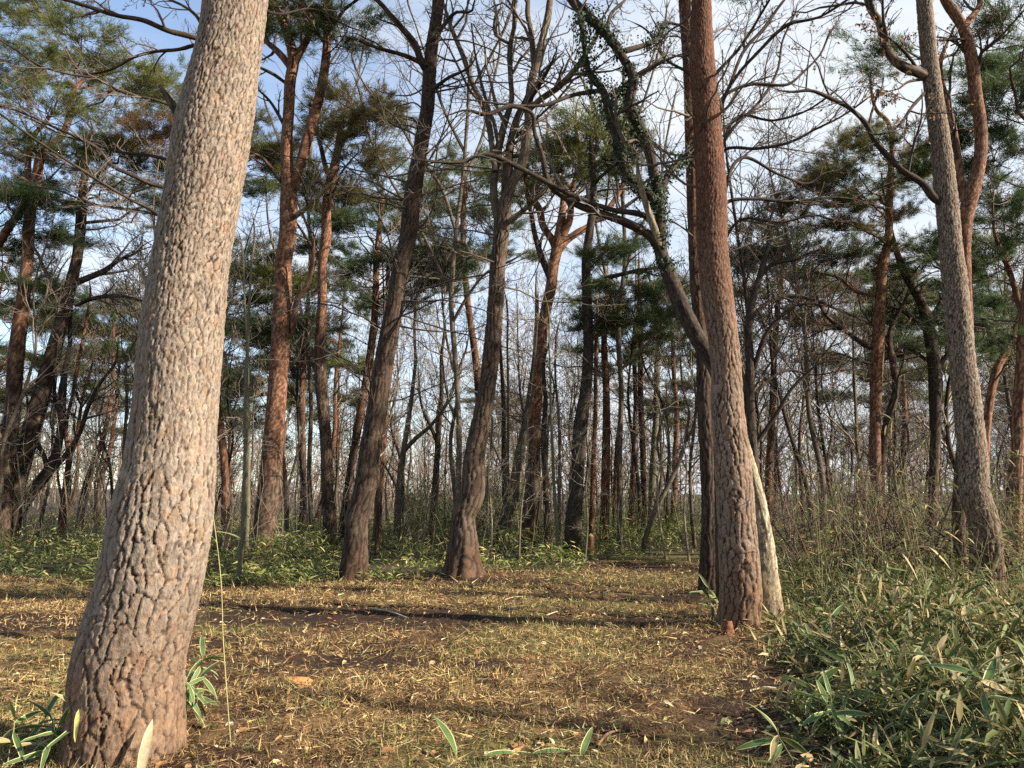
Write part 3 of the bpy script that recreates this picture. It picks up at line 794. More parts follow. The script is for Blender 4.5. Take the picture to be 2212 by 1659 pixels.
# ---- centre
tree("pine_tree", "dark leaning pine with bristly dead twigs at the left end of the clearing", "pine tree", G(1252),
    [(760, 1256, 27), (764, 1230, 26), (768, 1173, 24), (774, 1106, 24), (781, 1086, 24), (797, 986, 23), (813, 886, 22), (824, 820, 22), (834, 753, 21), (853, 653, 19), (871, 553, 19), (877, 533, 19), (890, 433, 19), (901, 367, 17), (912, 300, 16), (923, 233, 15), (927, 167, 15), (933, 100, 14), (944, 33, 13), (947, 0, 13), (952, -50, 12)],
    'umber', 17, 'umber', (4, 9), ext=(4, 0.5), res=(0.035, 56), cell=0.085, amp=0.018, flare=0.38, plate=2.8, low=0.05,
    limbs=[dict(p=[(922, 155, 8), (912, 138, 8), (897, 97, 8), (870, 63, 7), (847, 37, 6), (814, 0, 5)], off=-0.6, style='brown'),
           dict(p=[(918, 140, 6), (880, 122, 5), (814, 103, 4), (767, 85, 3), (737, 78, 2)], off=-1.0, style='brown'),
           dict(p=[(934, 95, 5), (940, 83, 5), (957, 57, 5), (984, 27, 4), (1020, 23, 3), (1025, 0, 2)], off=-0.7, style='dark'),
           dict(p=[(932, 190, 5), (942, 187, 5), (970, 167, 4), (1003, 152, 3)], off=-0.6, style='dark')],
    twig=LVM, stems=(46, 0.25, 0.85, 1.2, 3.6), twcol=C_DARK, trop=(0, 0, -0.02), crown=(9, 2.2, 1.5, 'dark', 1.4), pad_kw=dict(nd=5, ntw=8))
tree("oak_tree", "thick grey tree forking into pale upright limbs at the middle of the clearing's far edge", "tree", G(1248),
    [(1001, 1252, 36), (1001, 1220, 31), (1002, 1173, 28), (1004, 1106, 25), (1014, 1086, 26), (1025, 986, 23), (1044, 886, 20), (1055, 820, 19), (1063, 753, 19), (1068, 686, 18), (1073, 620, 18), (1077, 553, 17), (1080, 533, 17), (1085, 483, 18), (1090, 445, 15), (1104, 400, 12), (1122, 367, 11), (1135, 320, 11), (1140, 283, 9), (1142, 230, 9), (1150, 167, 9), (1160, 133, 9), (1172, 83, 8), (1184, 33, 8), (1188, 0, 7), (1195, -40, 6)],
    'bole', 18, 'oak', (7.0, 9.5), ext=(2.5, 0.4), res=(0.035, 60), cell=0.09, amp=0.020, flare=0.50, plate=2.8, low=0.05,
    limbs=[dict(p=[(1083, 490, 13), (1072, 452, 10), (1068, 433, 9), (1075, 333, 9), (1090, 267, 8), (1105, 217, 6), (1103, 167, 6), (1102, 100, 6), (1112, 50, 5), (1110, 0, 4)], off=0.4),
           dict(p=[(1086, 470, 12), (1092, 420, 11), (1096, 367, 11), (1105, 300, 9), (1120, 250, 9), (1138, 215, 8)], off=0.1, style='brown'),
           dict(p=[(1140, 240, 6), (1170, 213, 7), (1204, 190, 7), (1230, 165, 7), (1250, 140, 6), (1268, 112, 6), (1284, 87, 5), (1292, 60, 4)], off=-0.8),
           dict(p=[(1155, 150, 7), (1152, 117, 7), (1147, 67, 6), (1140, 33, 6), (1140, -10, 5)], off=0.5),
           dict(p=[(1095, 480, 6), (1107, 473, 7), (1130, 455, 6), (1154, 433, 6), (1184, 402, 4), (1210, 377, 3)], off=-0.8, style='pale'),
           dict(p=[(1138, 225, 6), (1155, 200, 5), (1170, 175, 5), (1182, 155, 4)], off=-0.7, style='dark'),
           dict(p=[(1098, 93, 4), (1083, 85, 4), (1070, 72, 4), (1068, 45, 3)], off=0.4),
           dict(p=[(1070, 370, 6), (1048, 240, 7), (1020, 180, 6), (1000, 120, 6), (975, 60, 5), (965, 30, 4)], off=0.8)],
    twig=[(8, 0.55, (30, 65)), (6, 0.5, (30, 65)), (4, 0.5, (25, 60))], stems=(20, 0.4, 0.8, 1.0, 3.0), twcol=C_TWIG, cap=1900)
tree("pine_tree", "bright orange-barked pine with a candelabra of red forks near the centre", "pine tree", G(1192),
    [(1133, 1194, 18), (1137, 1150, 17), (1141, 1106, 16), (1146, 1086, 17), (1152, 1020, 15), (1154, 953, 14), (1157, 886, 13), (1164, 820, 13), (1170, 753, 11), (1176, 686, 12), (1190, 620, 12), (1196, 570, 12), (1204, 535, 13)],
    'brown', 19, 'red', (2.0, 4.0), res=(0.05, 36), cell=0.09, amp=0.010, flare=0.2, low=0.05,
    limbs=[dict(p=[(1202, 540, 10), (1194, 520, 9), (1174, 490, 8), (1164, 450, 8), (1150, 427, 7), (1137, 397, 6), (1133, 360, 5)], off=0.5),
           dict(p=[(1188, 600, 8), (1167, 547, 7), (1155, 505, 6), (1147, 460, 5), (1140, 430, 4)], off=0.4, style='brown'),
           dict(p=[(1204, 535, 10), (1215, 510, 9), (1230, 477, 8), (1234, 433, 7), (1237, 407, 6), (1252, 350, 5), (1250, 310, 5), (1244, 283, 4), (1244, 250, 3)], off=-0.3),
           dict(p=[(1208, 540, 9), (1222, 522, 8), (1247, 503, 8), (1270, 490, 7), (1320, 443, 6), (1350, 390, 5), (1370, 343, 4)], off=0.8),
           dict(p=[(1236, 410, 5), (1215, 385, 4), (1200, 345, 4), (1183, 290, 3)], off=0.5)],
    twig=LVS, pads=(1.15, 'olive', [(1240, 335), (1205, 345), (1285, 345), (1325, 400), (1165, 330), (1140, 390, .8), (1270, 300), (1230, 380, .8), (1180, 420, .8)]))
tree("pine_tree", "grey-brown leaning trunk partly hidden left of the orange-barked pine", "tree", G(1180),
    [(1083, 1182, 17), (1088, 1150, 16), (1094, 1106, 15), (1104, 1086, 14), (1113, 1040, 13), (1122, 986, 11), (1132, 930, 9), (1140, 886, 8), (1150, 820, 7), (1158, 740, 6), (1160, 660, 5)],
    'oak', 20, res=(0.06, 28), cell=0.09, flare=0.2, twig=LVM, stems=(14, 0.4, 0.98, 1.2, 3.2))
tree("ivy_tree", "dark straight trunk furred with ivy and vines right of the orange-barked pine", "tree", G(1206),
    [(1237, 1208, 20), (1238, 1170, 18), (1240, 1106, 17), (1242, 1086, 16), (1249, 986, 15), (1254, 920, 16), (1264, 853, 13), (1271, 753, 12), (1268, 653, 11), (1267, 553, 10), (1274, 500, 9), (1282, 433, 8), (1280, 367, 7), (1278, 320, 6)],
    'dark', 21, 'dark', res=(0.045, 36), cell=0.06, amp=0.014, flare=0.25, low=0.10,
    limbs=[dict(p=[(1272, 622, 6), (1285, 612, 6), (1304, 603, 6), (1340, 593, 5), (1370, 586, 5), (1417, 578, 3)], off=-1.0), dict(p=[(1278, 480, 5), (1310, 470, 5), (1360, 440, 4), (1400, 400, 3)], off=0.6),
           dict(p=[(1268, 730, 4), (1285, 705, 4), (1302, 685, 3)], off=-0.5), dict(p=[(1280, 345, 5), (1290, 310, 4), (1284, 270, 3), (1262, 230, 2)], off=.5), dict(p=[(1282, 400, 4), (1300, 380, 4), (1340, 350, 3), (1380, 330, 2)], off=-.6)],
    twig=LVM, stems=(14, 0.4, 0.95, 1.0, 3.0), twcol=C_DARK, pads=(0.95, 'mid', [(1310, 560), (1340, 620), (1290, 700), (1370, 650), (1400, 690), (1350, 530)]), ivy_n=2600, ivy_stem=True)
T3Y = G(1206)
tree("pine_tree", "tall smooth red-brown pine forking into two long parallel limbs left of centre", "pine tree", T3Y,
    [(570, 1210, 28), (571, 1190, 26), (576, 1106, 24), (580, 1086, 25), (588, 986, 23), (596, 886, 21), (605, 753, 20), (610, 653, 20), (614, 553, 18), (618, 533, 18), (623, 433, 18), (622, 390, 15), (619, 333, 13), (624, 233, 12), (628, 167, 12), (633, 140, 12)],
    'brown', 22, 'red', (1.4, 3.6), res=(0.045, 44), cell=0.075, amp=0.010, flare=0.12, low=0.04, limb_style='red',
    limbs=[dict(p=[(626, 425, 12), (640, 388, 12), (655, 333, 12), (673, 267, 12), (692, 200, 11), (703, 133, 10), (707, 67, 9), (709, 0, 8), (712, -50, 7)], off=-0.3),
           dict(p=[(630, 150, 9), (622, 138, 8), (608, 120, 8), (593, 105, 7), (570, 83, 5)], off=0.5),
           dict(p=[(633, 140, 9), (627, 100, 8), (620, 67, 7), (617, 0, 5)], off=0.3, style='dark'),
           dict(p=[(634, 142, 10), (645, 118, 9), (660, 92, 8), (667, 77, 8), (670, 33, 7), (653, 0, 6), (645, -30, 5)], off=-0.4),
           dict(p=[(632, 720, 6), (635, 686, 7), (643, 646, 6), (663, 620, 5), (673, 580, 5), (677, 553, 4), (680, 510, 2)], off=-0.6),
           dict(p=[(640, 466, 6), (660, 450, 6), (690, 422, 5), (720, 393, 4)], off=-0.8, style='pale'),
           dict(p=[(618, 280, 4), (600, 245, 4), (580, 215, 3), (555, 192, 2)], off=-0.4, style='dark'), dict(p=[(618, 180, 4), (590, 160, 4), (560, 145, 3)], off=-0.4, style='dark'),
           dict(p=[(614, 400, 5), (590, 370, 5), (565, 340, 4), (535, 325, 3)], off=-0.6, style='brown')],
    twig=LVN, twcol=C_DARK, pads=(1.3, 'mid', [(600, 55), (680, 35), (730, 80), (560, 30), (640, -60), (720, -40), (580, -70)]))
tree("pine_tree", "slimmer pinkish-grey pine standing just right of the tall forked red-brown pine", "pine tree", G(1196),
    [(714, 1198, 17), (713, 1170, 15), (711, 1106, 15), (709, 1086, 14), (704, 953, 13), (698, 880, 13), (694, 836, 14), (691, 753, 12), (696, 653, 11), (698, 553, 10), (702, 533, 11), (707, 433, 10), (717, 383, 11), (728, 333, 9), (734, 295, 8), (740, 255, 6)],
    'brown', 23, 'red', (5, 8), res=(0.05, 36), cell=0.07, amp=0.009, flare=0.15, low=0.06, limb_style='brown',
    limbs=[dict(p=[(716, 390, 7), (705, 365, 6), (694, 320, 5), (685, 280, 4)], off=0.3), dict(p=[(730, 325, 6), (745, 300, 5), (762, 270, 4), (790, 240, 3)], off=-.3), dict(p=[(690, 560, 4), (665, 520, 4), (650, 495, 3)], off=-.3)],
    twig=LVS, pads=(1.15, 'brown', [(745, 290), (775, 350), (705, 420), (790, 290), (730, 235), (690, 280), (830, 260), (770, 235), (815, 330, .8, 'olive')]))

# ---- left edge
tree("pine_tree", "red pine at the left edge with a limb bent into an elbow below green pads", "pine tree", 25.0,
    [(6, 1168, 19), (10, 1060, 17), (20, 960, 16), (27, 886, 16), (37, 753, 16), (53, 620, 13), (60, 553, 12), (62, 500, 12), (68, 440, 11), (80, 380, 10), (90, 335, 10), (108, 316, 9), (122, 306, 8), (137, 287, 7), (147, 262, 7), (152, 230, 6), (157, 205, 6), (170, 183, 5)],
    'brown', 24, 'red', (4.5, 8), res=(0.07, 30), cell=0.09, amp=0.01, flare=0.15, low=0.06,
    limbs=[dict(p=[(62, 440, 7), (60, 390, 7), (62, 340, 6), (75, 290, 5), (98, 265, 4)], off=.4), dict(p=[(-5, 530, 9), (20, 490, 9), (45, 455, 8), (64, 420, 7)], off=-.8)],
    twig=LVS, pads=(1.35, 'olive', [(55, 60), (45, 140), (180, 95), (235, 165), (120, 175), (290, 170), (100, 245), (200, 235), (15, 215), (0, 320), (70, 330), (120, 40), (20, 20), (150, 130)]))
tree("pine_tree", "leaning brown pine beside the elbow-limbed red pine at the left edge", "pine tree", 25.6,
    [(14, 1165, 19), (25, 1100, 18), (50, 990, 19), (80, 886, 19), (100, 810, 16), (117, 753, 15), (143, 653, 13), (167, 553, 11), (178, 433, 10), (183, 377, 7), (190, 330, 5)],
    'brown', 25, 'brown', res=(0.07, 30), cell=0.09, amp=0.01, flare=0.15, low=0.05,
    limbs=[dict(p=[(155, 615, 7), (190, 600, 7), (225, 585, 6), (260, 560, 4), (290, 548, 3)], off=-.7), dict(p=[(160, 660, 5), (200, 645, 5), (260, 640, 4), (310, 650, 3)], off=.6), dict(p=[(135, 640, 5), (115, 610, 5), (95, 580, 4), (80, 545, 3)], off=.4)],
    twig=LVM, pads=(1.35, 'dark', [(240, 300), (150, 350), (325, 375), (290, 430), (110, 430), (220, 400), (318, 305, 1.2, 'dead'), (300, 330, .9, 'dead'), (200, 330), (250, 360, 1, 'olive')]))
tree("pine_tree", "dark pine beyond the left edge whose low boughs reach in over the sasa", "pine tree", 27,
    [(-60, 1165, 15), (-55, 900, 13), (-50, 700, 12), (-30, 500, 10), (-20, 350, 7)], 'brown', 26, 'red', (4, 8), res=(0.15, 20), cell=0.12, flare=0.1,
    pads=(1.3, 'dark', [(15, 450), (60, 500), (0, 560), (110, 520), (40, 430), (95, 450), (20, 610)]), twig=LVS, stems=(10, .4, .9, 2, 5))
tree("maple_tree", "black-stemmed bare tree leaning right and splitting low into several dark stems", "tree", 26,
    [(38, 1150, 13), (45, 1103, 13), (75, 1055, 13), (107, 1013, 12), (125, 965, 9), (133, 903, 8), (136, 836, 8), (142, 790, 6), (150, 753, 5), (152, 690, 4), (165, 620, 2)],
    'dark', 27, res=(0.08, 20), cell=0.08, flare=0.15,
    limbs=[dict(p=[(103, 1018, 6), (95, 985, 5), (80, 955, 5), (72, 930, 4), (60, 880, 3)], off=-.4), dict(p=[(112, 1015, 7), (140, 985, 6), (170, 940, 5), (190, 880, 5), (215, 830, 4), (250, 780, 3)], off=.5), dict(p=[(130, 905, 4), (118, 860, 4), (120, 800, 3)], off=.3)],
    twig=LVM, twcol=C_DARK)
tree("bare_tree", "slim orange-brown bare tree forking in a narrow Y at the left", "tree", 27,
    [(130, 1160, 7), (135, 1106, 7), (143, 1040, 7), (150, 985, 7), (142, 930, 5), (155, 860, 4), (170, 780, 4), (185, 700, 3), (195, 620, 2)], 'red', 28, res=(0.1, 16), flare=.2,
    limbs=[dict(p=[(150, 985, 5), (165, 950, 5), (172, 900, 4), (180, 850, 3), (200, 780, 2)])], twig=LVM, stems=(10, .5, .95, 1, 3), twcol=C_DARK)

# ---- slim stems around the centre
tree("pine_tree", "thin reddish pine with a crooked foot showing between the two nearest left trunks", "pine tree", 25,
    [(487, 1172, 10), (486, 1140, 9), (487, 1086, 9), (480, 953, 9), (470, 886, 9), (455, 820, 8), (440, 740, 8), (445, 600, 8), (470, 450, 6), (500, 370, 5)], 'red', 29, res=(0.08, 24), flare=.2, low=0.12,
    pads=(1.25, 'mid', [(520, 335, 1, 'brown'), (560, 380, 1, 'olive'), (600, 350, 1, 'brown'), (505, 420), (500, 600, 1, 'dark'), (555, 600, 1, 'dark'), (515, 660, 1, 'dark'), (590, 640, 1, 'olive'), (500, 720, 1, 'dark'), (560, 720, 1, 'dark'), (600, 690, .8), (530, 560)]), twig=LVS, stems=(8, .5, .9, 1, 3))
for k, (pts, bb, lab) in enumerate([
    ([(514, 1264, 5), (520, 1200, 5.5), (527, 1106, 6), (530, 1000, 5), (530, 886, 4.5), (536, 720, 3.5), (541, 600, 2.5), (548, 480, 1.5)], 1264, "pale green sapling left of the tall red-brown pine, nearer of a pair"),
    ([(530, 1215, 5), (535, 1106, 5), (537, 1000, 4), (536, 886, 3.5), (534, 760, 3), (528, 640, 2), (520, 520, 1.5)], 1215, "pale green sapling standing close behind its twin left of the tall red-brown pine"),
    ([(1204, 1220, 4.5), (1204, 1150, 4.5), (1199, 1086, 4), (1194, 986, 3.5), (1190, 880, 3), (1187, 760, 2), (1180, 650, 1.5)], 1220, "slender whitish sapling with smooth bark standing in front of the ivy-furred trunk"),
    ([(1212, 1190, 3.5), (1208, 1106, 4), (1209, 1000, 3.5), (1207, 900, 3), (1200, 820, 2.5), (1207, 700, 1.6)], 1190, "greenish sapling right behind the slender whitish sapling"),
    ([(1091, 1180, 5), (1092, 1106, 5), (1096, 1000, 4), (1098, 880, 3), (1096, 760, 2.5), (1092, 640, 1.5)], 1180, "straight green sapling right of the thick grey forked tree's trunk"),
    ([(1055, 1200, 3), (1053, 1106, 3), (1056, 1000, 2.5), (1062, 900, 1.5)], 1200, "thin pale sapling beside the thick grey forked tree's foot")]):
    tree("sapling", lab, "sapling", G(bb), pts, 'green', 60 + k, 'green', res=(0.06, 12), cell=0.04, amp=0.002, flare=0.15, low=0.03, twig=[(5, 0.5, (25, 55)), (4, 0.5, (25, 55))], stems=(14, 0.35, 0.98, 0.5, 2.0), twcol=C_GREY)
tree("pine_tree", "distant red-stemmed pine behind the bristly dark leaning pine", "pine tree", 27,
    [(738, 1165, 10), (747, 1086, 9), (760, 1000, 9), (774, 920, 9), (797, 786, 9), (809, 686, 8), (814, 553, 7), (820, 490, 6), (826, 430, 4)], 'brown', 31, 'red', (3, 5), res=(0.08, 24), flare=.15,
    pads=(1.3, 'dark', [(740, 420, 1, 'brown'), (800, 440, 1, 'olive'), (850, 410, 1, 'olive'), (780, 500), (755, 560), (905, 555), (945, 590), (805, 590), (900, 620), (850, 655), (725, 615), (950, 540), (870, 500, .9, 'mid')]), twig=LVS, stems=(8, .4, .8, 1.5, 4))
tree("pine_tree", "thin salmon-barked pine right against the bristly dark leaning pine", "pine tree", 25,
    [(814, 1175, 10), (817, 1086, 9), (825, 986, 8), (834, 886, 7), (836, 760, 7), (838, 660, 6), (842, 560, 4)], 'red', 32, 'red', res=(0.08, 24), flare=.15, twig=LVS, stems=(8, .5, .95, 1.5, 3.5))
tree("pine_tree", "distant pine with low olive boughs between the two reddish left-of-centre pines", "pine tree", 32,
    [(655, 1158, 8), (655, 1000, 7), (652, 880, 7), (655, 760, 6), (650, 690, 4)], 'brown', 33, 'red', (3, 7), res=(0.1, 20), flare=.1,
    pads=(1.3, 'olive', [(640, 725), (668, 765, 1, 'brown'), (620, 790), (690, 705), (560, 735, 1, 'dark'), (655, 800, .9, 'brown'), (600, 750)]))
tree("bare_tree", "grey bare tree with pale foot right of the bristly dark leaning pine", "tree", G(1186),
    [(857, 1188, 9), (858, 1140, 8), (860, 1086, 8), (870, 986, 7), (880, 920, 6), (890, 850, 5), (897, 780, 4), (895, 700, 3), (905, 600, 2)], 'oak', 34, res=(0.07, 20), flare=.2,
    limbs=[dict(p=[(872, 975, 5), (900, 945, 5), (930, 920, 4), (960, 880, 3)], off=-.5), dict(p=[(861, 1060, 3), (845, 1030, 3), (830, 1005, 2)], off=-.4)], twig=LVN, stems=(8, .5, .95, 1, 3))
tree("dead_stub", "short bleached broken stem leaning beside the pale-footed grey bare tree", "dead stem", G(1180), [(866, 1182, 4), (870, 1150, 3.5), (874, 1117, 2)], 'pale', 35, res=(0.05, 10), flare=.1)
tree("bare_tree", "dark bare tree standing alone before the green bamboo left of the forked grey tree", "tree", G(1174),
    [(934, 1176, 9), (936, 1120, 8), (938, 1086, 8), (944, 986, 7), (948, 920, 6), (954, 853, 5), (953, 780, 4), (960, 690, 3)], 'dark', 36, res=(0.07, 20), flare=.2,
    limbs=[dict(p=[(945, 960, 4), (930, 920, 4), (912, 880, 3), (905, 820, 2)]), dict(p=[(950, 900, 4), (975, 850, 4), (990, 800, 3), (1010, 740, 2)], off=.6)], twig=LVN, stems=(8, .5, .95, 1, 3))
tree("bare_tree", "dark slim straight tree behind the straight green sapling", "tree", G(1178),
    [(1088, 1180, 7), (1090, 1103, 6), (1088, 986, 6), (1087, 853, 5), (1080, 740, 4), (1075, 640, 3)], 'dark', 37, res=(0.08, 16), flare=.2, twig=LVN, stems=(12, .4, .95, 1, 3.2))
tree("bare_tree", "blotchy pale-and-dark stem between the orange-barked pine and the whitish sapling", "tree", G(1196),
    [(1183, 1198, 8), (1182, 1150, 7), (1180, 1106, 7), (1177, 1020, 7), (1174, 950, 7), (1178, 860, 5), (1175, 780, 4)], 'dark', 38, res=(0.07, 18), flare=.2, twig=LVM, stems=(10, .5, .95, 1, 3), twcol=C_DARK)
for k, (pts, st, lab) in enumerate([
    ([(1278, 1160, 7), (1279, 1086, 6.5), (1282, 986, 6), (1286, 900, 5), (1287, 800, 5), (1290, 700, 4)], 'red', "thin pink-red pine stem just right of the ivy-furred trunk"),
    ([(1306, 1160, 11), (1307, 1086, 10.5), (1309, 986, 10), (1310, 900, 9), (1309, 830, 8), (1305, 740, 7), (1310, 640, 5)], 'red', "stout pinkish pine in the distance right of the ivy-furred trunk"),
    ([(1327, 1150, 5), (1329, 1040, 5), (1332, 960, 4), (1340, 880, 3)], 'red', "hair-thin pink stem right of the stout pinkish distant pine"),
    ([(1363, 1160, 8), (1364, 1086, 7), (1369, 986, 6), (1373, 880, 5), (1370, 760, 5), (1376, 640, 3)], 'red', "slim red-brown pine left of the leaning thin tree's foot"),
    ([(1390, 1185, 9), (1390, 1106, 8), (1389, 986, 7), (1385, 900, 7), (1383, 780, 6), (1384, 700, 6), (1380, 600, 4)], 'brown', "straight brown pine just behind the leaning thin tree's foot"),
    ([(1405, 1190, 9), (1407, 1106, 8), (1410, 1020, 8), (1417, 900, 7), (1420, 780, 7), (1422, 700, 6), (1410, 620, 4)], 'green', "straight olive-grey trunk with smooth bark right of the straight brown pine"),
    ([(1452, 1165, 7), (1456, 1086, 7), (1459, 986, 7), (1462, 900, 6), (1455, 800, 5), (1450, 700, 4)], 'red', "pinkish pine stem close left of the narrow dark pine")]):
    padl = {1: [(1310, 720), (1360, 740), (1330, 790), (1290, 760), (1300, 650)], 4: [(1420, 650), (1450, 700), (1430, 760), (1390, 620), (1350, 690)], 6: [(1470, 720), (1440, 640)]}.get(k)
    tree("pine_tree" if st != 'green' else "bare_tree", lab, "pine tree" if st != 'green' else "tree", 27 + 0.8 * k, pts, st, 70 + k, 'red' if st == 'brown' else None, (4, 7), res=(0.08, 20), flare=.15, low=0.05,
         twig=LVM, stems=(10, .45, .97, 1, 3.2), twcol=C_TWIG, pads=(1.1, 'mid', padl) if padl else None)
tree("bare_tree", "thin grey tree leaning right from the feet of two straight trunks", "tree", G(1196),
    [(1386, 1198, 6), (1392, 1170, 6), (1405, 1130, 6), (1420, 1095, 6), (1445, 1045, 5.5), (1470, 990, 5), (1484, 930, 4), (1488, 890, 3), (1475, 840, 2.5), (1470, 780, 2)], 'oak', 39, res=(0.06, 16), flare=.15,
    limbs=[dict(p=[(1410, 1110, 4), (1425, 1060, 4), (1428, 1010, 3), (1420, 960, 3), (1432, 900, 2)]), dict(p=[(1478, 960, 3), (1500, 915, 3), (1505, 870, 2)])], twig=LVM)
tree("bare_tree", "knotted dark double tree behind the thick plated pine's right side", "tree", 17,
    [(1640, 1175, 11), (1634, 1086, 11), (1628, 986, 11), (1622, 886, 10), (1620, 786, 10), (1618, 686, 9), (1640, 600, 7), (1660, 520, 5)], 'dark', 40, res=(0.06, 24), flare=.2,
    limbs=[dict(p=[(1628, 800, 6), (1640, 760, 6), (1650, 730, 5), (1680, 690, 4), (1720, 660, 3), (1780, 660, 2)], off=-.5), dict(p=[(1620, 690, 6), (1650, 660, 5), (1690, 640, 5), (1750, 645, 4), (1800, 665, 3), (1860, 690, 2)], off=.5), dict(p=[(1632, 960, 5), (1680, 890, 5), (1710, 840, 4), (1760, 790, 3), (1800, 740, 2)], off=-.5),
           dict(p=[(1625, 860, 5), (1650, 830, 4), (1700, 800, 3), (1760, 810, 2), (1820, 800, 2)], off=.4), dict(p=[(1640, 600, 5), (1670, 570, 5), (1720, 560, 4), (1770, 540, 2)])],
    twig=[(8, .5, (30, 70)), (6, .5, (30, 65)), (5, .45, (25, 60))], twcol=C_DARK, brown=900)
tree("pine_tree", "distant dark-crowned pine right behind the thick plated pine", "pine tree", 26,
    [(1662, 1160, 9), (1660, 1040, 8), (1668, 900, 8), (1672, 780, 7), (1680, 660, 6), (1690, 560, 4)], 'red', 41, res=(0.09, 20), flare=.1,
    pads=(1.25, 'brown', [(1650, 580, 1, 'dark'), (1700, 620, 1, 'dark'), (1640, 650), (1745, 590, 1, 'dark'), (1680, 690), (1725, 700), (1610, 740, 1, 'dark'), (1700, 540, 1, 'dark'), (1640, 520), (1760, 640)]), twig=LVS, stems=(10, .4, .9, 1.5, 4))
tree("pine_tree", "straight slender pinkish pine standing alone in the gap between the two right-hand pines", "pine tree", 20,
    [(1897, 1210, 14), (1896, 1180, 13), (1893, 1086, 12), (1891, 986, 12), (1891, 886, 12), (1896, 753, 13), (1901, 653, 11), (1911, 553, 10), (1916, 533, 9), (1921, 433, 8), (1924, 380, 7), (1924, 287, 5), (1917, 262, 5), (1895, 240, 4), (1882, 190, 3)],
    'brown', 42, 'red', (1.5, 3.5), res=(0.045, 36), flare=.12, low=0.05,
    limbs=[dict(p=[(1882, 752, 6), (1860, 740, 6), (1837, 723, 5), (1805, 700, 5), (1780, 676, 4), (1765, 640, 3), (1754, 600, 2)], off=-.4, style='brown'), dict(p=[(1890, 640, 4), (1850, 630, 4), (1810, 600, 3), (1770, 590, 2)], off=.3), dict(p=[(1896, 790, 3), (1860, 780, 3), (1800, 762, 2), (1740, 770, 2)], off=-.5, style='dark'),
           dict(p=[(1903, 1030, 8), (1918, 900, 8), (1934, 853, 8), (1930, 786, 8), (1921, 746, 7), (1928, 700, 6), (1950, 660, 4)], off=.6, style='brown')],
    twig=LVN, twcol=C_DARK, brown=500, pads=(1.0, 'olive', [(1880, 330), (1830, 360, 1, 'brown'), (1940, 350, 1, 'brown'), (1800, 400), (1900, 400), (1960, 390, 1.1), (1760, 430, 1, 'brown'), (1720, 480, 1, 'brown'), (1700, 540, .9, 'dark'), (1765, 560, .9, 'dark'), (1840, 500, 1, 'brown'), (1900, 480, 1, 'brown'), (1820, 560, 1, 'brown'), (1960, 560, 1, 'brown'), (1860, 440, .9)]))
tree("pine_tree", "dark forked pine with V-shaped limbs left of the leaning flaky pine", "pine tree", 21,
    [(2018, 1170, 10), (2015, 1086, 10), (2020, 953, 11), (2020, 853, 13), (2017, 786, 13), (2008, 720, 13), (2000, 680, 12), (1990, 655, 10), (1974, 626, 9), (1950, 580, 8), (1940, 553, 7), (1925, 500, 5), (1915, 440, 4)], 'brown', 43, 'dark', (2.5, 4), res=(0.05, 32), flare=.1, low=0.06,
    limbs=[dict(p=[(2008, 705, 9), (2016, 686, 8), (2037, 650, 7), (2060, 610, 5), (2075, 560, 4)], off=.5), dict(p=[(2005, 720, 5), (1975, 690, 5), (1945, 670, 4), (1915, 660, 3)], off=-.5), dict(p=[(2018, 790, 4), (1990, 770, 4), (1960, 750, 3)], off=.3), dict(p=[(2024, 800, 6), (2036, 780, 6), (2046, 765, 5), (2060, 730, 3)])],
    twig=LVN, twcol=C_DARK, pads=(1.0, 'dark', [(1990, 560), (2060, 640), (1960, 765), (1990, 700), (1940, 665), (2030, 590), (1920, 600), (2050, 540)]), brown=300)
tree("pine_tree", "S-bent tan pine near the right edge with a limb crooked outwards", "pine tree", 18,
    [(2126, 1180, 9), (2126, 1060, 9), (2130, 936, 9), (2140, 853, 9), (2156, 790, 9), (2180, 746, 9), (2196, 705, 8), (2212, 660, 7), (2222, 600, 6), (2220, 520, 5)], 'red', 44, res=(0.05, 28), flare=.1, low=0.08,
    limbs=[dict(p=[(2208, 670, 7), (2200, 653, 7), (2190, 615, 6), (2182, 590, 6), (2168, 553, 5), (2150, 510, 4), (2145, 460, 3)])],
    twig=LVM, twcol=C_DARK, pads=(1.0, 'dark', [(2150, 180), (2190, 250), (2135, 305), (2200, 330), (2125, 400), (2180, 430), (2105, 500), (2160, 525), (2205, 560), (2120, 610), (2185, 650), (2130, 700), (2195, 765), (2100, 765), (2160, 350), (2200, 190), (2170, 120, 1, 'mid'), (2210, 480)]))
tree("pine_tree", "stout tan pine cut by the right edge of the view", "pine tree", 16,
    [(2196, 1190, 12), (2196, 1106, 11), (2197, 1020, 11), (2200, 920, 13), (2207, 820, 14), (2214, 700, 13), (2225, 560, 11), (2230, 400, 9), (2236, 200, 7)], 'red', 45, res=(0.05, 32), flare=.1, low=0.06,
    twig=LVM, stems=(16, .4, .95, 1, 2.6), twcol=C_DARK, crown=(8, 1.8, 1.4, 'dark', 1.2))
tree("pine_tree", "distant pine hidden behind the thick grey forked tree, showing dark layered boughs", "pine tree", 31,
    [(1046, 1155, 8), (1040, 980, 8), (1030, 800, 8), (1005, 600, 7), (1000, 480, 6), (1005, 380, 4)], 'brown', 46, 'red', (4, 7), res=(0.1, 20), flare=.1,
    pads=(1.4, 'dark', [(960, 400, 1, 'mid'), (1012, 375, 1, 'mid'), (980, 450), (1035, 480), (960, 515), (1050, 420), (930, 470), (1012, 560), (990, 400, 1, 'olive'), (1040, 540), (950, 560)]), twig=LVS, stems=(8, .4, .9, 2, 5))

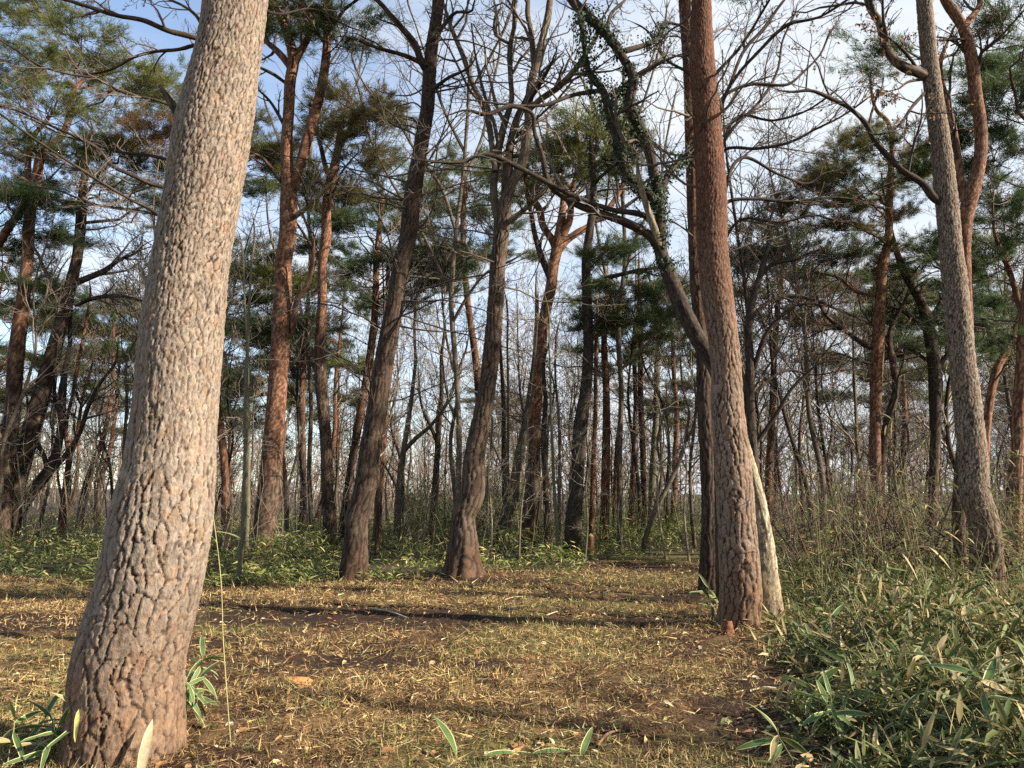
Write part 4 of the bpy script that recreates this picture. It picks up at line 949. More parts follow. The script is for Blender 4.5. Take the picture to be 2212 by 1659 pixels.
rsx = np.random.default_rng(321)
for k, px in enumerate([62, 148, 205, 232, 640, 668, 690, 800, 905, 960, 1030, 1062, 1120, 1168, 1222, 1262, 1345, 1440, 1476, 1490]):
    Yp = rsx.uniform(17.5, 26); p0 = at(px, 1150, Yp); g0 = float(gz(p0[0], p0[1])); zc = Yp
    py0 = CY + FPX * math.tan(math.atan((H - g0) / Yp) + PITCH); r_ = rsx.uniform(.016, .036) * FPX / Yp; hh = rsx.uniform(230, 420); lean = rsx.normal() * 30
    tree("sapling", "thin pale sapling among the sasa at the clearing's far side", "sapling", Yp, [(px, py0, r_), (px + .3 * lean + rsx.normal() * 5, py0 - .35 * hh, r_ * .85), (px + .6 * lean + rsx.normal() * 8, py0 - .7 * hh, r_ * .6), (px + lean, py0 - hh, r_ * .3)],
         'pale' if k % 3 else 'green', 800 + k, res=(.12, 8), cell=.04, amp=.001, flare=.1, low=.03, twig=[(4, .5, (25, 55))], stems=(10, .3, .98, .4, 1.6), twcol=C_GREY, cap=60, group="thin pale saplings at the clearing's far side")

# ---- bare trees whose branches fan across the sky
tree("bare_tree", "bare tree hidden behind the huge leaning pine, dark branches sweeping left", "tree", 8.4,
    [(385, 1290, 17), (392, 1100, 15), (404, 900, 14), (418, 700, 13), (432, 500, 12), (445, 330, 11), (452, 200, 9), (460, 60, 7), (468, -60, 5)], 'dark', 47, res=(0.05, 24), flare=.2,
    limbs=[dict(p=[(450, 110, 7), (430, 86, 6.5), (400, 76, 6.5), (367, 68, 6), (310, 44, 6), (250, 33, 5), (187, 13, 5), (130, -4, 4)], off=-.6), dict(p=[(449, 180, 5), (425, 98, 5), (390, 106, 4.5), (333, 112, 4), (293, 122, 3.5), (240, 150, 3), (180, 160, 2)], off=.4),
           dict(p=[(430, 470, 6), (400, 430, 6), (363, 408, 5.5), (320, 395, 5), (283, 377, 5), (240, 357, 5), (213, 323, 4.5), (167, 297, 4), (100, 267, 3.5), (40, 240, 3), (-20, 222, 2.5)], off=-.7),
           dict(p=[(440, 380, 5), (400, 355, 4), (370, 347, 4), (320, 335, 4), (267, 330, 4), (200, 310, 3.5), (130, 290, 3), (60, 255, 2)], off=.6),
           dict(p=[(444, 300, 5), (400, 245, 4), (347, 220, 3.5), (267, 200, 3.5), (207, 170, 3.5), (147, 160, 3), (83, 140, 3), (33, 107, 3), (-10, 80, 2)], off=-.9),
           dict(p=[(425, 620, 5), (390, 560, 4), (350, 470, 4), (280, 430, 3.5), (220, 395, 3.5), (150, 350, 3), (60, 290, 3), (0, 245, 2.5)], off=-1.2),
           dict(p=[(436, 470, 4), (370, 470, 3.5), (300, 455, 3), (200, 440, 2.5), (120, 410, 2), (50, 400, 2)], off=.8),
           dict(p=[(456, 100, 4), (420, 30, 4), (380, 5, 3), (330, -10, 3)], off=.4), dict(p=[(462, 30, 5), (520, 10, 4), (600, 30, 3), (680, 20, 2), (760, 60, 2)], off=1.4)],
    twig=[(8, 0.34, (30, 70)), (6, 0.5, (30, 65)), (5, 0.45, (25, 60))], twcol=C_TWIG, wob=.26, cap=1700)
tree("bare_tree", "bare tree behind the thick plated pine with long thin branches sweeping up to the right", "tree", 11.6,
    [(1560, 1262, 14), (1556, 1086, 13), (1552, 886, 12), (1548, 686, 11), (1544, 486, 10), (1540, 330, 8), (1536, 180, 7), (1530, 40, 5), (1526, -60, 4)], 'dark', 48, res=(0.05, 20), flare=.15,
    limbs=[dict(p=[(1540, 260, 5), (1574, 190, 4), (1607, 110, 4), (1650, 60, 3.5), (1694, 0, 3)], off=.5), dict(p=[(1541, 330, 5), (1574, 190, 4), (1640, 110, 4), (1700, 55, 4), (1774, 35, 3), (1830, 0, 3)], off=-.6),
           dict(p=[(1543, 430, 5), (1574, 190 + 10, 4), (1617, 183, 4), (1707, 180, 3.5), (1734, 157, 3), (1770, 120, 2.5), (1800, 60, 2)], off=.4),
           dict(p=[(1542, 400, 5), (1567, 323, 4), (1634, 321, 4), (1707, 307, 3.5), (1760, 280, 3), (1820, 250, 2.5), (1870, 215, 2)], off=-.5), dict(p=[(1544, 500, 5), (1571, 437, 4.5), (1634, 430, 4), (1714, 437, 4), (1807, 427, 3), (1870, 440, 2)], off=.3),
           dict(p=[(1541, 340, 5), (1590, 270, 3.5), (1640, 220, 3.5), (1680, 150, 3), (1690, 90, 2.5), (1720, 20, 2)], off=.8), dict(p=[(1546, 560, 4), (1600, 475, 3.5), (1690, 480, 3), (1760, 465, 2.5), (1820, 480, 2)], off=-.4),
           dict(p=[(1542, 390, 4), (1600, 250, 3.5), (1670, 260, 3), (1740, 240, 2.5), (1800, 200, 2)], off=-.9), dict(p=[(1535, 170, 4), (1600, 100, 3.5), (1650, 20, 3), (1680, -30, 2)], off=-1),
           dict(p=[(1544, 520, 5), (1610, 340, 4), (1690, 380, 3), (1760, 390, 2.5)], off=.9), dict(p=[(1538, 240, 5), (1490, 160, 4), (1440, 130, 3), (1390, 60, 2.5)], off=.4), dict(p=[(1542, 420, 4), (1480, 340, 3), (1440, 330, 2.5), (1400, 300, 2)], off=-.6)],
    twig=[(8, 0.36, (18, 45)), (6, 0.5, (20, 50)), (4, 0.45, (20, 50))], twcol=C_TWIG, wob=.13, trop=(0.03, 0, 0.04), brown=500, cap=2200)
tree("bare_tree", "bare tree just left of the thick grey forked tree, all fine twigs above", "tree", 20,
    [(985, 1215, 7), (988, 1100, 7), (992, 950, 6.5), (985, 800, 6), (975, 650, 6), (985, 500, 5), (1000, 380, 4.5), (1010, 250, 4), (1020, 120, 3)], 'oak', 49, res=(0.07, 18), flare=.15,
    limbs=[dict(p=[(978, 640, 4), (940, 560, 4), (900, 480, 3.5), (850, 400, 3), (800, 300, 2.5), (770, 180, 2)], off=.5), dict(p=[(985, 500, 4), (950, 400, 4), (900, 330, 3.5), (850, 250, 3), (800, 200, 2), (760, 100, 2)], off=-.6), dict(p=[(1000, 390, 4), (1040, 300, 3.5), (1060, 200, 3), (1080, 100, 2.5), (1070, 10, 2)], off=.5),
           dict(p=[(1004, 330, 4), (960, 240, 3.5), (930, 150, 3), (900, 60, 2), (880, -10, 2)], off=.6), dict(p=[(976, 700, 4), (1010, 640, 3.5), (1050, 590, 3), (1110, 560, 2.5)], off=-.8), dict(p=[(1015, 200, 3), (1060, 120, 3), (1100, 40, 2)], off=-.4)],
    twig=LVN, twcol=C_TWIG)
tree("bare_tree", "bare tree with ash-grey twigs rising behind the ivy-furred trunk", "tree", 24,
    [(1340, 1180, 7), (1338, 1000, 6.5), (1342, 850, 6), (1336, 700, 6), (1350, 560, 5), (1345, 420, 4.5), (1352, 300, 4), (1348, 150, 3)], 'oak', 50, res=(0.08, 16), flare=.15,
    limbs=[dict(p=[(1336, 700, 4), (1310, 600, 4), (1290, 500, 3), (1270, 380, 3), (1240, 260, 2)]), dict(p=[(1345, 600, 4), (1380, 500, 3.5), (1420, 420, 3), (1440, 300, 2.5), (1460, 200, 2)], off=.6), dict(p=[(1345, 430, 4), (1310, 320, 3.5), (1280, 220, 3), (1230, 120, 2)], off=.5), dict(p=[(1350, 320, 4), (1390, 220, 3), (1420, 120, 2.5), (1440, 20, 2)], off=-.6), dict(p=[(1340, 800, 4), (1400, 740, 3), (1450, 660, 2.5), (1480, 600, 2)])],
    twig=LVN, twcol=C_TWIG)
tree("bare_tree", "slim bare tree behind the two forked red limbs, with a haze of twigs", "tree", 28,
    [(672, 1165, 6), (668, 1020, 6), (672, 880, 5), (664, 720, 5), (670, 560, 4), (665, 400, 3.5), (672, 260, 3)], 'oak', 51, res=(0.1, 16), flare=.15,
    limbs=[dict(p=[(666, 620, 3.5), (700, 520, 3), (750, 430, 2.5), (800, 340, 2)]), dict(p=[(668, 500, 3), (630, 400, 3), (600, 300, 2), (570, 210, 2)]), dict(p=[(666, 400, 3), (720, 290, 3), (770, 180, 2), (790, 80, 2)]), dict(p=[(670, 300, 3), (690, 180, 2), (740, 90, 2)])], twig=LVN)

# off to the right of the frame stand the trees whose shade falls across the clearing
tree("bare_tree", "bare tree standing out of view to the right, shading the clearing", "tree", 3.4, [(4300, 1500, 60), (4310, 1000, 55), (4290, 400, 48), (4330, -200, 38), (4300, -900, 24)], 'brown', 52, res=(0.15, 14), flare=.2,
    twig=LVS, stems=(14, .35, .98, 1.6, 4.2))
print("tris after traced trees", TRIS[0])

# ------------------------------------------------------------------ the wood beyond: many slim bare trees, copied from a few
def bare_proto(k):
    rs = np.random.default_rng(900 + k)
    h = rs.uniform(8.5, 12.5)
    root = thing("slender_tree", "slender bare %s tree standing in the dense wood beyond the clearing" % ('grey', 'blackish', 'brown')[k % 3], "tree", (0, 0, -50), "slender %s trees of the wood beyond the clearing" % ('grey', 'blackish', 'brown')[k % 3])
    pts = [[0, 0, -0.1, 0.075]]; x = y = 0
    for z in np.linspace(1.5, h, 6):
        x += rs.normal() * 0.22; y += rs.normal() * 0.22
        pts.append([x, y, z, 0.085 * (1 - 0.85 * z / h)])
    mb = MB(); ctr, R = trunk_mesh(mb, pts, 0.35, 7, ('oak', 'dark', 'brown')[k % 3], 300 + k, flare=.2, amp=0.003, cell=0.08)
    mb.build("trunk", BARK, root)
    mc = MB(); A, RA = rows12(np.concatenate([ctr, R[:, None]], 1), 14)
    S, D, L, RR = spawn(A[None], RA[None], 18, rs, 0.25, 0.97, (25, 60), labs=(1.3, 3.6), rf=0.5, rmax=0.035, rmin=0.01)
    P0, R0 = grow(S, D, L, RR, 8, rs, 0.16, (0, 0, 0.10))
    col = ((.16, .125, .09), (.075, .058, .045), (.24, .20, .15))[k % 3]
    add_tubes(mc, P0, R0, 4, col, rs)
    bare_twigs(mc, list(P0), list(R0), rs, [(7, 0.5, (30, 60)), (6, 0.5, (25, 55))], col, rmin=0.007, trop=(0, 0, .08), cap=760)
    mc.build("crown", [TWIG], root)
    return root
protos = [bare_proto(k) for k in range(7)]
rs = np.random.default_rng(4)
hx = np.array(HAND)
cand = []
tries = 0
while len(cand) < 235 and tries < 9000:
    tries += 1
    Yc = rs.uniform(23, 80) if rs.random() < .80 else rs.uniform(19, 30)
    Xc = rs.uniform(-0.8, 0.8) * Yc
    if np.min(np.hypot(hx[:, 0] - Xc, hx[:, 1] - Yc)) < 0.8: continue
    if cand and min(math.hypot(a[0] - Xc, a[1] - Yc) for a in cand) < 1.1: continue
    if Yc < 24 and (1.5 < Xc < 5.2): continue
    cand.append((Xc, Yc))
for i, (x, y) in enumerate(cand):
    o = protos[i] if i < len(protos) else copy_tree(protos[i % len(protos)])
    s = rs.uniform(0.75, 1.15)
    o.location = (x, y, float(gz(x, y)) - 0.05); o.scale = (s, s, s); o.rotation_euler = (rs.normal() * .05, rs.normal() * .05, rs.uniform(0, 6.28))

# the slender trees next to the well-known trunks are told apart by them
named = [(60, 'elbow-limbed red pine at the left edge'), (585, 'tall forked red-brown pine'), (708, 'slimmer pinkish-grey pine'), (790, 'bristly dark leaning pine'), (1015, 'thick grey forked tree'), (1148, 'orange-barked pine'), (1243, 'ivy-furred trunk'), (1530, 'narrow dark pine'), (1585, 'thick plated pine'), (1892, 'straight slender pinkish pine'), (2018, 'dark V-limbed pine'), (2105, 'leaning flaky pine'), (2197, 'stout tan pine at the right edge')]
sl = [o for o in COL.objects if o.get('category') == 'tree' and o.name.startswith('slender_tree')]
free = {o: CX + FPX * o.location.x / (o.location.y * CP - H * SP + 3 * SP) for o in sl if o.location.y < 48}
for px, nm in named:
    for side in (-1, 1):
        c = sorted((abs(q - px), o) for o, q in free.items() if 14 < (q - px) * side < 70) if False else sorted([(abs(q - px), o.name, o) for o, q in free.items() if 14 < (q - px) * side < 70])
        if c:
            o = c[0][2]; free.pop(o)
            o['label'] = "slender bare tree first to the %s of the %s" % ('left' if side < 0 else 'right', nm)

# a few more distant red pines
def pine_proto(k):
    rs = np.random.default_rng(950 + k); h = rs.uniform(10, 13)
    root = thing("distant_pine", "distant red-stemmed pine with dark layered boughs deep in the wood", "pine tree", (0, 0, -50), "distant red pines deep in the wood")
    pts = [[0, 0, -.1, .16]]; x = y = 0
    for z in np.linspace(2, h, 5):
        x += rs.normal() * .3; y += rs.normal() * .3; pts.append([x, y, z, .16 * (1 - .75 * z / h)])
    mb = MB(); ctr, R = trunk_mesh(mb, pts, .3, 10, 'brown', 400 + k, 'red', (3, 5), flare=.15, amp=.006, cell=.1); mb.build("trunk", BARK, root)
    mc = MB(); n = 13
    hh = rs.uniform(.5, 1.0, n); aa = rs.uniform(0, 6.28, n); rr = (1.15 - hh) * 4.2 * rs.uniform(.5, 1.1, n) + .3
    top = ctr[-1]
    cs = np.stack([top[0] * hh + rr * np.cos(aa), top[1] * hh + rr * np.sin(aa), h * hh + .2], -1)
    pine_pads(mc, ctr, R, cs, rs.uniform(1.0, 1.6, n), [('dark', 'mid', 'olive', 'brown')[j] for j in rs.choice(4, n, p=[.5, .3, .12, .08])], rs, root, np.zeros(3), 0)
    A, RA = rows12(np.concatenate([ctr, R[:, None]], 1), 14)
    S, D, L, RR = spawn(A[None], RA[None], 14, rs, .25, .8, (60, 95), labs=(1.2, 3), rf=.2, rmax=.03, rmin=.012)
    P0, R0 = grow(S, D, L, RR, 8, rs, .16, (0, 0, .02)); add_tubes(mc, P0, R0, 4, C_DARK, rs)
    bare_twigs(mc, list(P0), list(R0), rs, [(5, .45, (35, 70)), (3, .5, (30, 60))], C_DARK, rmin=.006)
    mc.build("crown", [TWIG, NEEDLE], root)
    return root
pp = [pine_proto(k) for k in range(3)]
pc = []
while len(pc) < 26:
    Yc = rs.uniform(31, 75); Xc = rs.uniform(-.78, .78) * Yc
    if np.min(np.hypot(hx[:, 0] - Xc, hx[:, 1] - Yc)) < 1.5 or (pc and min(math.hypot(a[0] - Xc, a[1] - Yc) for a in pc) < 3): continue
    pc.append((Xc, Yc))
for i, (x, y) in enumerate(pc):
    o = pp[i] if i < 3 else copy_tree(pp[i % 3])
    s = rs.uniform(.85, 1.15); o.location = (x, y, float(gz(x, y)) - .05); o.scale = (s, s, s); o.rotation_euler = (rs.normal() * .04, rs.normal() * .04, rs.uniform(0, 6.28))

# far wood: a mass nobody could count
def far_wood():
    rs = np.random.default_rng(77); mb = MB(); n = 560
    Y = rs.uniform(72, 170, n); X = rs.uniform(-.85, .85, n) * Y
    Z = gz(X, Y); hgt = rs.uniform(5, 13, n)
    S = np.stack([X, Y, Z - .2], -1)
    P0, R0 = grow(S, np.array([[0, 0, 1.]]) + .08 * rs.standard_normal((n, 3)), hgt, np.full(n, .15), 4, rs, .06, (0, 0, .1), .2)
    add_tubes(mb, P0, R0, 3, (0.17, .135, .10), rs)
    for cnt, lf in ((11, .42), (3, .5)):
        S, D, L, R = spawn(P0, R0, cnt, rs, .08, .98, (25, 65), lf=lf, rmin=.04)
        P0, R0 = grow(S, D, L, R, 3, rs, .2, (0, 0, .1)); R0 = np.maximum(R0, .035)
        add_tubes(mb, P0, R0, 3, (0.165, .13, .098), rs)
    tag(mb.build("far_wood", TWIG), "far bare wood closing the view behind the clearing", "wood", kind='stuff')
far_wood()

# brush and young bamboo between the trunks
def undergrowth():
    rs = np.random.default_rng(78); mb = MB(); n = 1900
    Y = 19 + 41 * rs.random(n) ** 1.2; X = rs.uniform(-.75, .75, n) * Y
    ok = (clearing(X, Y) < -.6) & ~((Y < 25) & (X > 1.3) & (X < 5.4)) & ~((X > .2 * Y) & (Y < 27)); X, Y = X[ok], Y[ok]; n = len(X)
    S = np.stack([X, Y, gz(X, Y) - .02], -1)
    P0, R0 = grow(S, np.array([[0, 0, 1.]]) + .35 * rs.standard_normal((n, 3)), rs.uniform(.8, 3.4, n), np.full(n, .011), 5, rs, .13, (0, 0, .05), .4)
    add_tubes(mb, P0, R0, 3, (.17, .13, .085), rs)
    bare_twigs(mb, list(P0), list(R0), rs, [(3, .5, (25, 65))], (.16, .122, .08), rmin=.006, cap=99999)
    tag(mb.build("brushwood", TWIG), "tangled bare brush filling the gaps between the far trunks", "brush", kind='stuff')
undergrowth()

# ------------------------------------------------------------------ shrubs on the right
for k, (px, Y, hgt, nst, lab) in enumerate([(1745, 15.5, 2.4, 12, "dark tangled bare shrub nearest the thick plated pine"), (1815, 17, 2.9, 15, "big dark arching bare shrub left of the straight slender pine"), (1870, 14.2, 2.1, 11, "low dense bare shrub at the foot of the straight slender pine"), (1955, 16, 2.5, 13, "wiry bare shrub right of the straight slender pine"),
    (2040, 13.5, 2.2, 10, "bare shrub leaning against the leaning flaky pine's left side"), (2185, 12.5, 2.4, 10, "bare shrub at the right edge beside the stout tan pine"), (1690, 19, 2.8, 12, "twiggy brown shrub behind the pale foot of the ivy-wrapped tree")]):
    rs = np.random.default_rng(600 + k)
    b = at(px, 1100, Y); b[2] = float(gz(b[0], b[1]))
    root = thing("bare_shrub", lab, "shrub", b)
    mb = MB(); n = nst
    S = b + np.stack([rs.normal(0, .18, n), rs.normal(0, .18, n), np.full(n, -.05)], -1)
    D = np.stack([rs.normal(0, .55, n), rs.normal(0, .55, n), np.ones(n)], -1)
    P0, R0 = grow(S, D, rs.uniform(.7, 1.25, n) * hgt, rs.uniform(.014, .03, n), 10, rs, .16, (0, 0, .0), .3)
    add_tubes(mb, P0, R0, 5, (.075, .052, .036), rs); mb.build("stems", [TWIG], root, b)
    mc = MB(); PL, RL = bare_twigs(mc, list(P0), list(R0), rs, [(8, .45, (30, 75)), (6, .5, (30, 70)), (4, .5, (30, 70))], (.085, .058, .04), wob=.28, trop=(0, 0, -.02))
    brown_leaves(mc, PL, rs, 60, .05); mc.build("crown", [TWIG, LEAF], root, b)

# ------------------------------------------------------------------ sasa (dwarf bamboo)
G1, G2, CRM, TAN = np.array([.042, .062, .017]), np.array([.115, .130, .036]), np.array([.40, .37, .19]), np.array([.32, .24, .11])
def sasa_cols(n, rs, dry):
    w = rs.random((n, 1)); c = G1 * (1 - w) + G2 * w
    d = rs.random(n) < dry
    c[d] = TAN * (0.6 + .7 * rs.random((d.sum(), 1)))
    e = np.where(rs.random((n, 1)) < .40, c * .55 + CRM * .45, c * 1.1)
    return c * (0.8 + .4 * rs.random((n, 1))), e
def sasa_bank():
    rs = np.random.default_rng(81); mb = MB()
    n = 82000; Y = 3.9 + 15 * rs.random(n) ** 1.25; X = clear_right(Y) - .3 + rs.random(n) ** .9 * (0.76 * Y - clear_right(Y) + 1.0)
    edge = -clearing(X, Y)
    hmax = np.interp(Y, [3.9, 6, 8, 11, 18], [.27, .38, .42, .40, .36]) * sstep(-.25, 1.5, edge) * (-.15 + 2.3 * fbm(np.stack([X, Y, 0 * X], -1) * 1.5, 61, 2)).clip(.12)
    ok = (edge > -.2) & (rs.random(n) < np.interp(Y, [4, 5.5, 8, 18], [.25, .5, .8, 1]) * sstep(-.3, .9, edge))
    X, Y, hmax = X[ok], Y[ok], hmax[ok]; n = len(X)
    tall = np.where(rs.random(n) < .10, rs.uniform(1.0, 2.2, n), 1.0)
    z = gz(X, Y) + .03 + hmax * tall * rs.random(n) ** .7
    a = rs.uniform(0, 6.28, n); el = rs.normal(.15, .62, n)
    D = np.stack([np.cos(a), np.sin(a), np.tan(np.clip(el, -1.1, 1.2))], -1)
    up = np.array([[0, 0, 1.]]) + .5 * rs.standard_normal((n, 3))
    c, e = sasa_cols(n, rs, .30)
    L = .09 + .19 * rs.random(n) ** 1.3; W = L * rs.uniform(.09, .17, n)
    dr_ = rs.uniform(0, .4, n); P_ = np.stack([X, Y, z], -1)
    for sel, fl in ((Y < 8.5, True), (Y >= 8.5, False)):
        leaves(mb, P_[sel], D[sel], up[sel], L[sel], W[sel], c[sel], e[sel], droop=dr_[sel], full=fl)
    # canes
    m_ = 4500; k = rs.integers(0, n, m_)
    S = np.stack([X[k], Y[k], gz(X[k], Y[k]) - .02], -1)
    P0, R0 = grow(S, np.array([[0, 0, 1.]]) + .6 * rs.standard_normal((m_, 3)), hmax[k] * rs.uniform(.6, 1.6, m_) + .08, np.full(m_, .0033), 4, rs, .12, (0, 0, 0), .6)
    add_tubes(mb, P0, R0, 3, (.29, .24, .115), rs)
    tag(mb.build("sasa_thicket", LEAF), "dense knee-high dwarf bamboo thicket with pale-edged leaves covering the right bank", "dwarf bamboo", kind='stuff')
    # tall thin bamboo rising out of it
    mt = MB(); n = 130
    Y = rs.uniform(8.5, 17, n); X = rs.uniform(0.36, .74, n) * Y
    ok = clearing(X, Y) < -.7; X, Y = X[ok], Y[ok]; n = len(X)
    S = np.stack([X, Y, gz(X, Y) - .02], -1)
    P0, R0 = grow(S, np.array([[0, 0, 1.]]) + .16 * rs.standard_normal((n, 3)), rs.uniform(.9, 2.5, n), np.full(n, .0048), 8, rs, .05, (0, 0, -.004), .5)
    add_tubes(mt, P0, R0, 4, (.28, .235, .115), rs)
    S, D, L, R = spawn(P0, R0, 5, rs, .5, 1.0, (25, 60), labs=(.15, .5), rf=.6)
    P1, R1 = grow(S, D, L, R, 4, rs, .1, (0, 0, 0)); add_tubes(mt, P1, R1, 3, (.24, .21, .10), rs)
    q = np.repeat(P1[:, -1], 4, 0); nn = len(q)
    c, e = sasa_cols(nn, rs, .25)
    D = np.repeat(P1[:, -1] - P1[:, -2], 4, 0); D = norm(norm(D) + .8 * rs.standard_normal((nn, 3)))
    keep = rs.random(nn) < .75
    L = rs.uniform(.12, .24, nn)
    leaves(mt, q[keep], D[keep], (np.array([[0, 0, 1.]]) + .4 * rs.standard_normal((nn, 3)))[keep], L[keep], (L * .10)[keep], c[keep], e[keep], droop=.35)
    tag(mt.build("tall_bamboo", LEAF), "thin straw-coloured bamboo canes standing head-high above the right bank", "bamboo", kind='stuff')
sasa_bank()

def sasa_carpet():
    rs = np.random.default_rng(82); mb = MB()
    n = 120000; Y = 13.5 + 34 * rs.random(n) ** 1.7; X = rs.uniform(-.76, .74, n) * Y
    edge = -clearing(X, Y)
    pt = fbm(np.stack([X, Y, 0 * X], -1) * .55, 62, 3)
    right = X > clear_right(np.minimum(Y, 24)) + .3
    ok = (edge > -.15) & (rs.random(n) < sstep(.30, .52, pt) * .9 + .1) & ~(right & (Y < 16.5))
    X, Y, edge, pt = X[ok], Y[ok], edge[ok], pt[ok]; n = len(X)
    hmax = (0.06 + .62 * sstep(.38, .68, pt)) * sstep(-.3, 1.2, edge) + .03
    z = gz(X, Y) + .02 + hmax * rs.random(n) ** .6
    a = rs.uniform(0, 6.28, n); D = np.stack([np.cos(a), np.sin(a), rs.normal(.25, .5, n)], -1)
    c, e = sasa_cols(n, rs, .10); c = c * np.array([1.7, 1.6, 1.15]); e = e * 1.4
    L = rs.uniform(.11, .24, n) * np.interp(Y, [14, 45], [1, 1.5]); W = L * rs.uniform(.11, .18, n)
    leaves(mb, np.stack([X, Y, z], -1), D, np.array([[0, 0, 1.]]) + .5 * rs.standard_normal((n, 3)), L, W, c, e, droop=.25, full=False)
    tag(mb.build("sasa_carpet", LEAF), "ankle-high green dwarf bamboo carpet spreading under the far trunks", "dwarf bamboo", kind='stuff')
    # taller green bamboo behind the clearing
    mt = MB(); n = 1700
    Y = rs.uniform(24.5, 40, n); X = np.where(rs.random(n) < .5, rs.uniform(-.14, .02, n), rs.uniform(.08, .62, n)) * Y
    S = np.stack([X, Y, gz(X, Y) - .02], -1)
    hh = rs.uniform(.8, 2.1, n) * (0.5 + fbm(np.stack([X, Y, 0 * X], -1) * .3, 63, 2))
    P0, R0 = grow(S, np.array([[0, 0, 1.]]) + .14 * rs.standard_normal((n, 3)), hh, np.full(n, .006), 5, rs, .06, (0, 0, 0), .5)
    add_tubes(mt, P0, R0, 3, (.16, .16, .07), rs)
    q = P0[:, 1:].reshape(-1, 3); q = np.repeat(q, 5, 0) + rs.normal(0, .12, (len(q) * 5, 3)); nn = len(q)
    c, e = sasa_cols(nn, rs, .08)
    L = rs.uniform(.14, .24, nn)
    leaves(mt, q, rs.standard_normal((nn, 3)) * np.array([1, 1, .6]), np.array([[0, 0, 1.]]) + .4 * rs.standard_normal((nn, 3)), L, L * .14, c * 1.3, c * 1.5, droop=.3, full=False)
    tag(mt.build("bamboo_stand", LEAF), "green man-high bamboo growing among the trunks beyond the clearing", "bamboo", kind='stuff')
sasa_carpet()

# ------------------------------------------------------------------ single sasa plants in front (each leaf its own piece)
def leaf_mesh(k):
    rs = np.random.default_rng(500 + k); mb = MB()
    n = 9; t = np.linspace(0, 1, n)
    w = np.interp(t, [0, .12, .35, .7, .9, 1], [.12, .7, 1, .82, .42, .02]) * (.075 + .02 * rs.random())
    bend = (.08 + .42 * rs.random()) * t ** 2 ; side = .12 * rs.normal() * t ** 2
    wave = .012 * np.sin(t * 9 + k)
    rows = []
    for f, up in ((-1, .022), (-.78, .014), (0, 0), (.78, .014), (1, .022)):
        rows.append(np.stack([t, side + w * f, -bend + up * np.minimum(1, w / .04) + wave * f], -1))
    V = np.stack(rows, 1)                                       # n x 5 x 3
    g = (np.array([.060, .098, .030]) if k < 6 else np.array([.26, .19, .085])) * (.8 + .5 * rs.random()); cr = np.array([.40, .37, .18])
    C = np.zeros((n, 5, 3)); C[:] = g; C[:, 2] = g * 1.35
    i = np.arange(n - 1)[:, None] * 5
    qi = np.stack([i + np.array([1, 2]), i + 5 + np.array([1, 2]), i + 6 + np.array([1, 2]), i + 1 + np.array([1, 2])], -1).reshape(-1, 4)
    mb.add(V.reshape(-1, 3), qi, c=C.reshape(-1, 3))
    qm = np.stack([i + np.array([0, 3]), i + 5 + np.array([0, 3]), i + 6 + np.array([0, 3]), i + 1 + np.array([0, 3])], -1).reshape(-1, 4)
    mb.add(V.reshape(-1, 3), qm, c=cr * (0.85 + .3 * rs.random()), mat=1)
    return mb.mesh("sasa_leaf", [LEAF, MARGIN], smooth=True)
LEAFM = [leaf_mesh(k) for k in range(8)]
def sasa_plant(px, py, Y, hgt, nl, seed, label, ll=(.16, .26), lean=.25, group=None, top=True):
    rs = np.random.default_rng(seed)
    P = at(px, py, Y); b = np.array([P[0], P[1], float(gz(P[0], P[1]))])
    root = thing("sasa_plant", label, "dwarf bamboo", b, group)
    mb = MB()
    P0, R0 = grow(b[None] + np.array([[0, 0, -.02]]), np.array([[rs.normal() * lean, rs.normal() * lean, 1]]), np.array([hgt + .02]), np.array([.004]), 7, rs, .08, (0, 0, 0), .7)
    add_tubes(mb, P0, R0, 5, (.20, .20, .08), rs); mb.build("stem", [LEAF], root, b)
    for k in range(nl):
        t = (1 - .55 * (k / nl) ** 1.2) * 6; i = min(5, int(t)); p = P0[0, i] + (P0[0, i + 1] - P0[0, i]) * (t - i)
        o = bpy.data.objects.new("leaf", LEAFM[rs.integers(0, 6) if rs.random() < .86 else rs.integers(6, 8)]); COL.objects.link(o); o.parent = root
        o.location = tuple(p - b)
        az = k * 2.4 + rs.normal() * .5 + seed; L = rs.uniform(*ll)
        o.rotation_euler = (rs.normal() * .5, -rs.uniform(-.75, .5) if k else -.9, az)
        o.scale = (L, L, L)
def spot(px, py): return (px, py, gy(py))
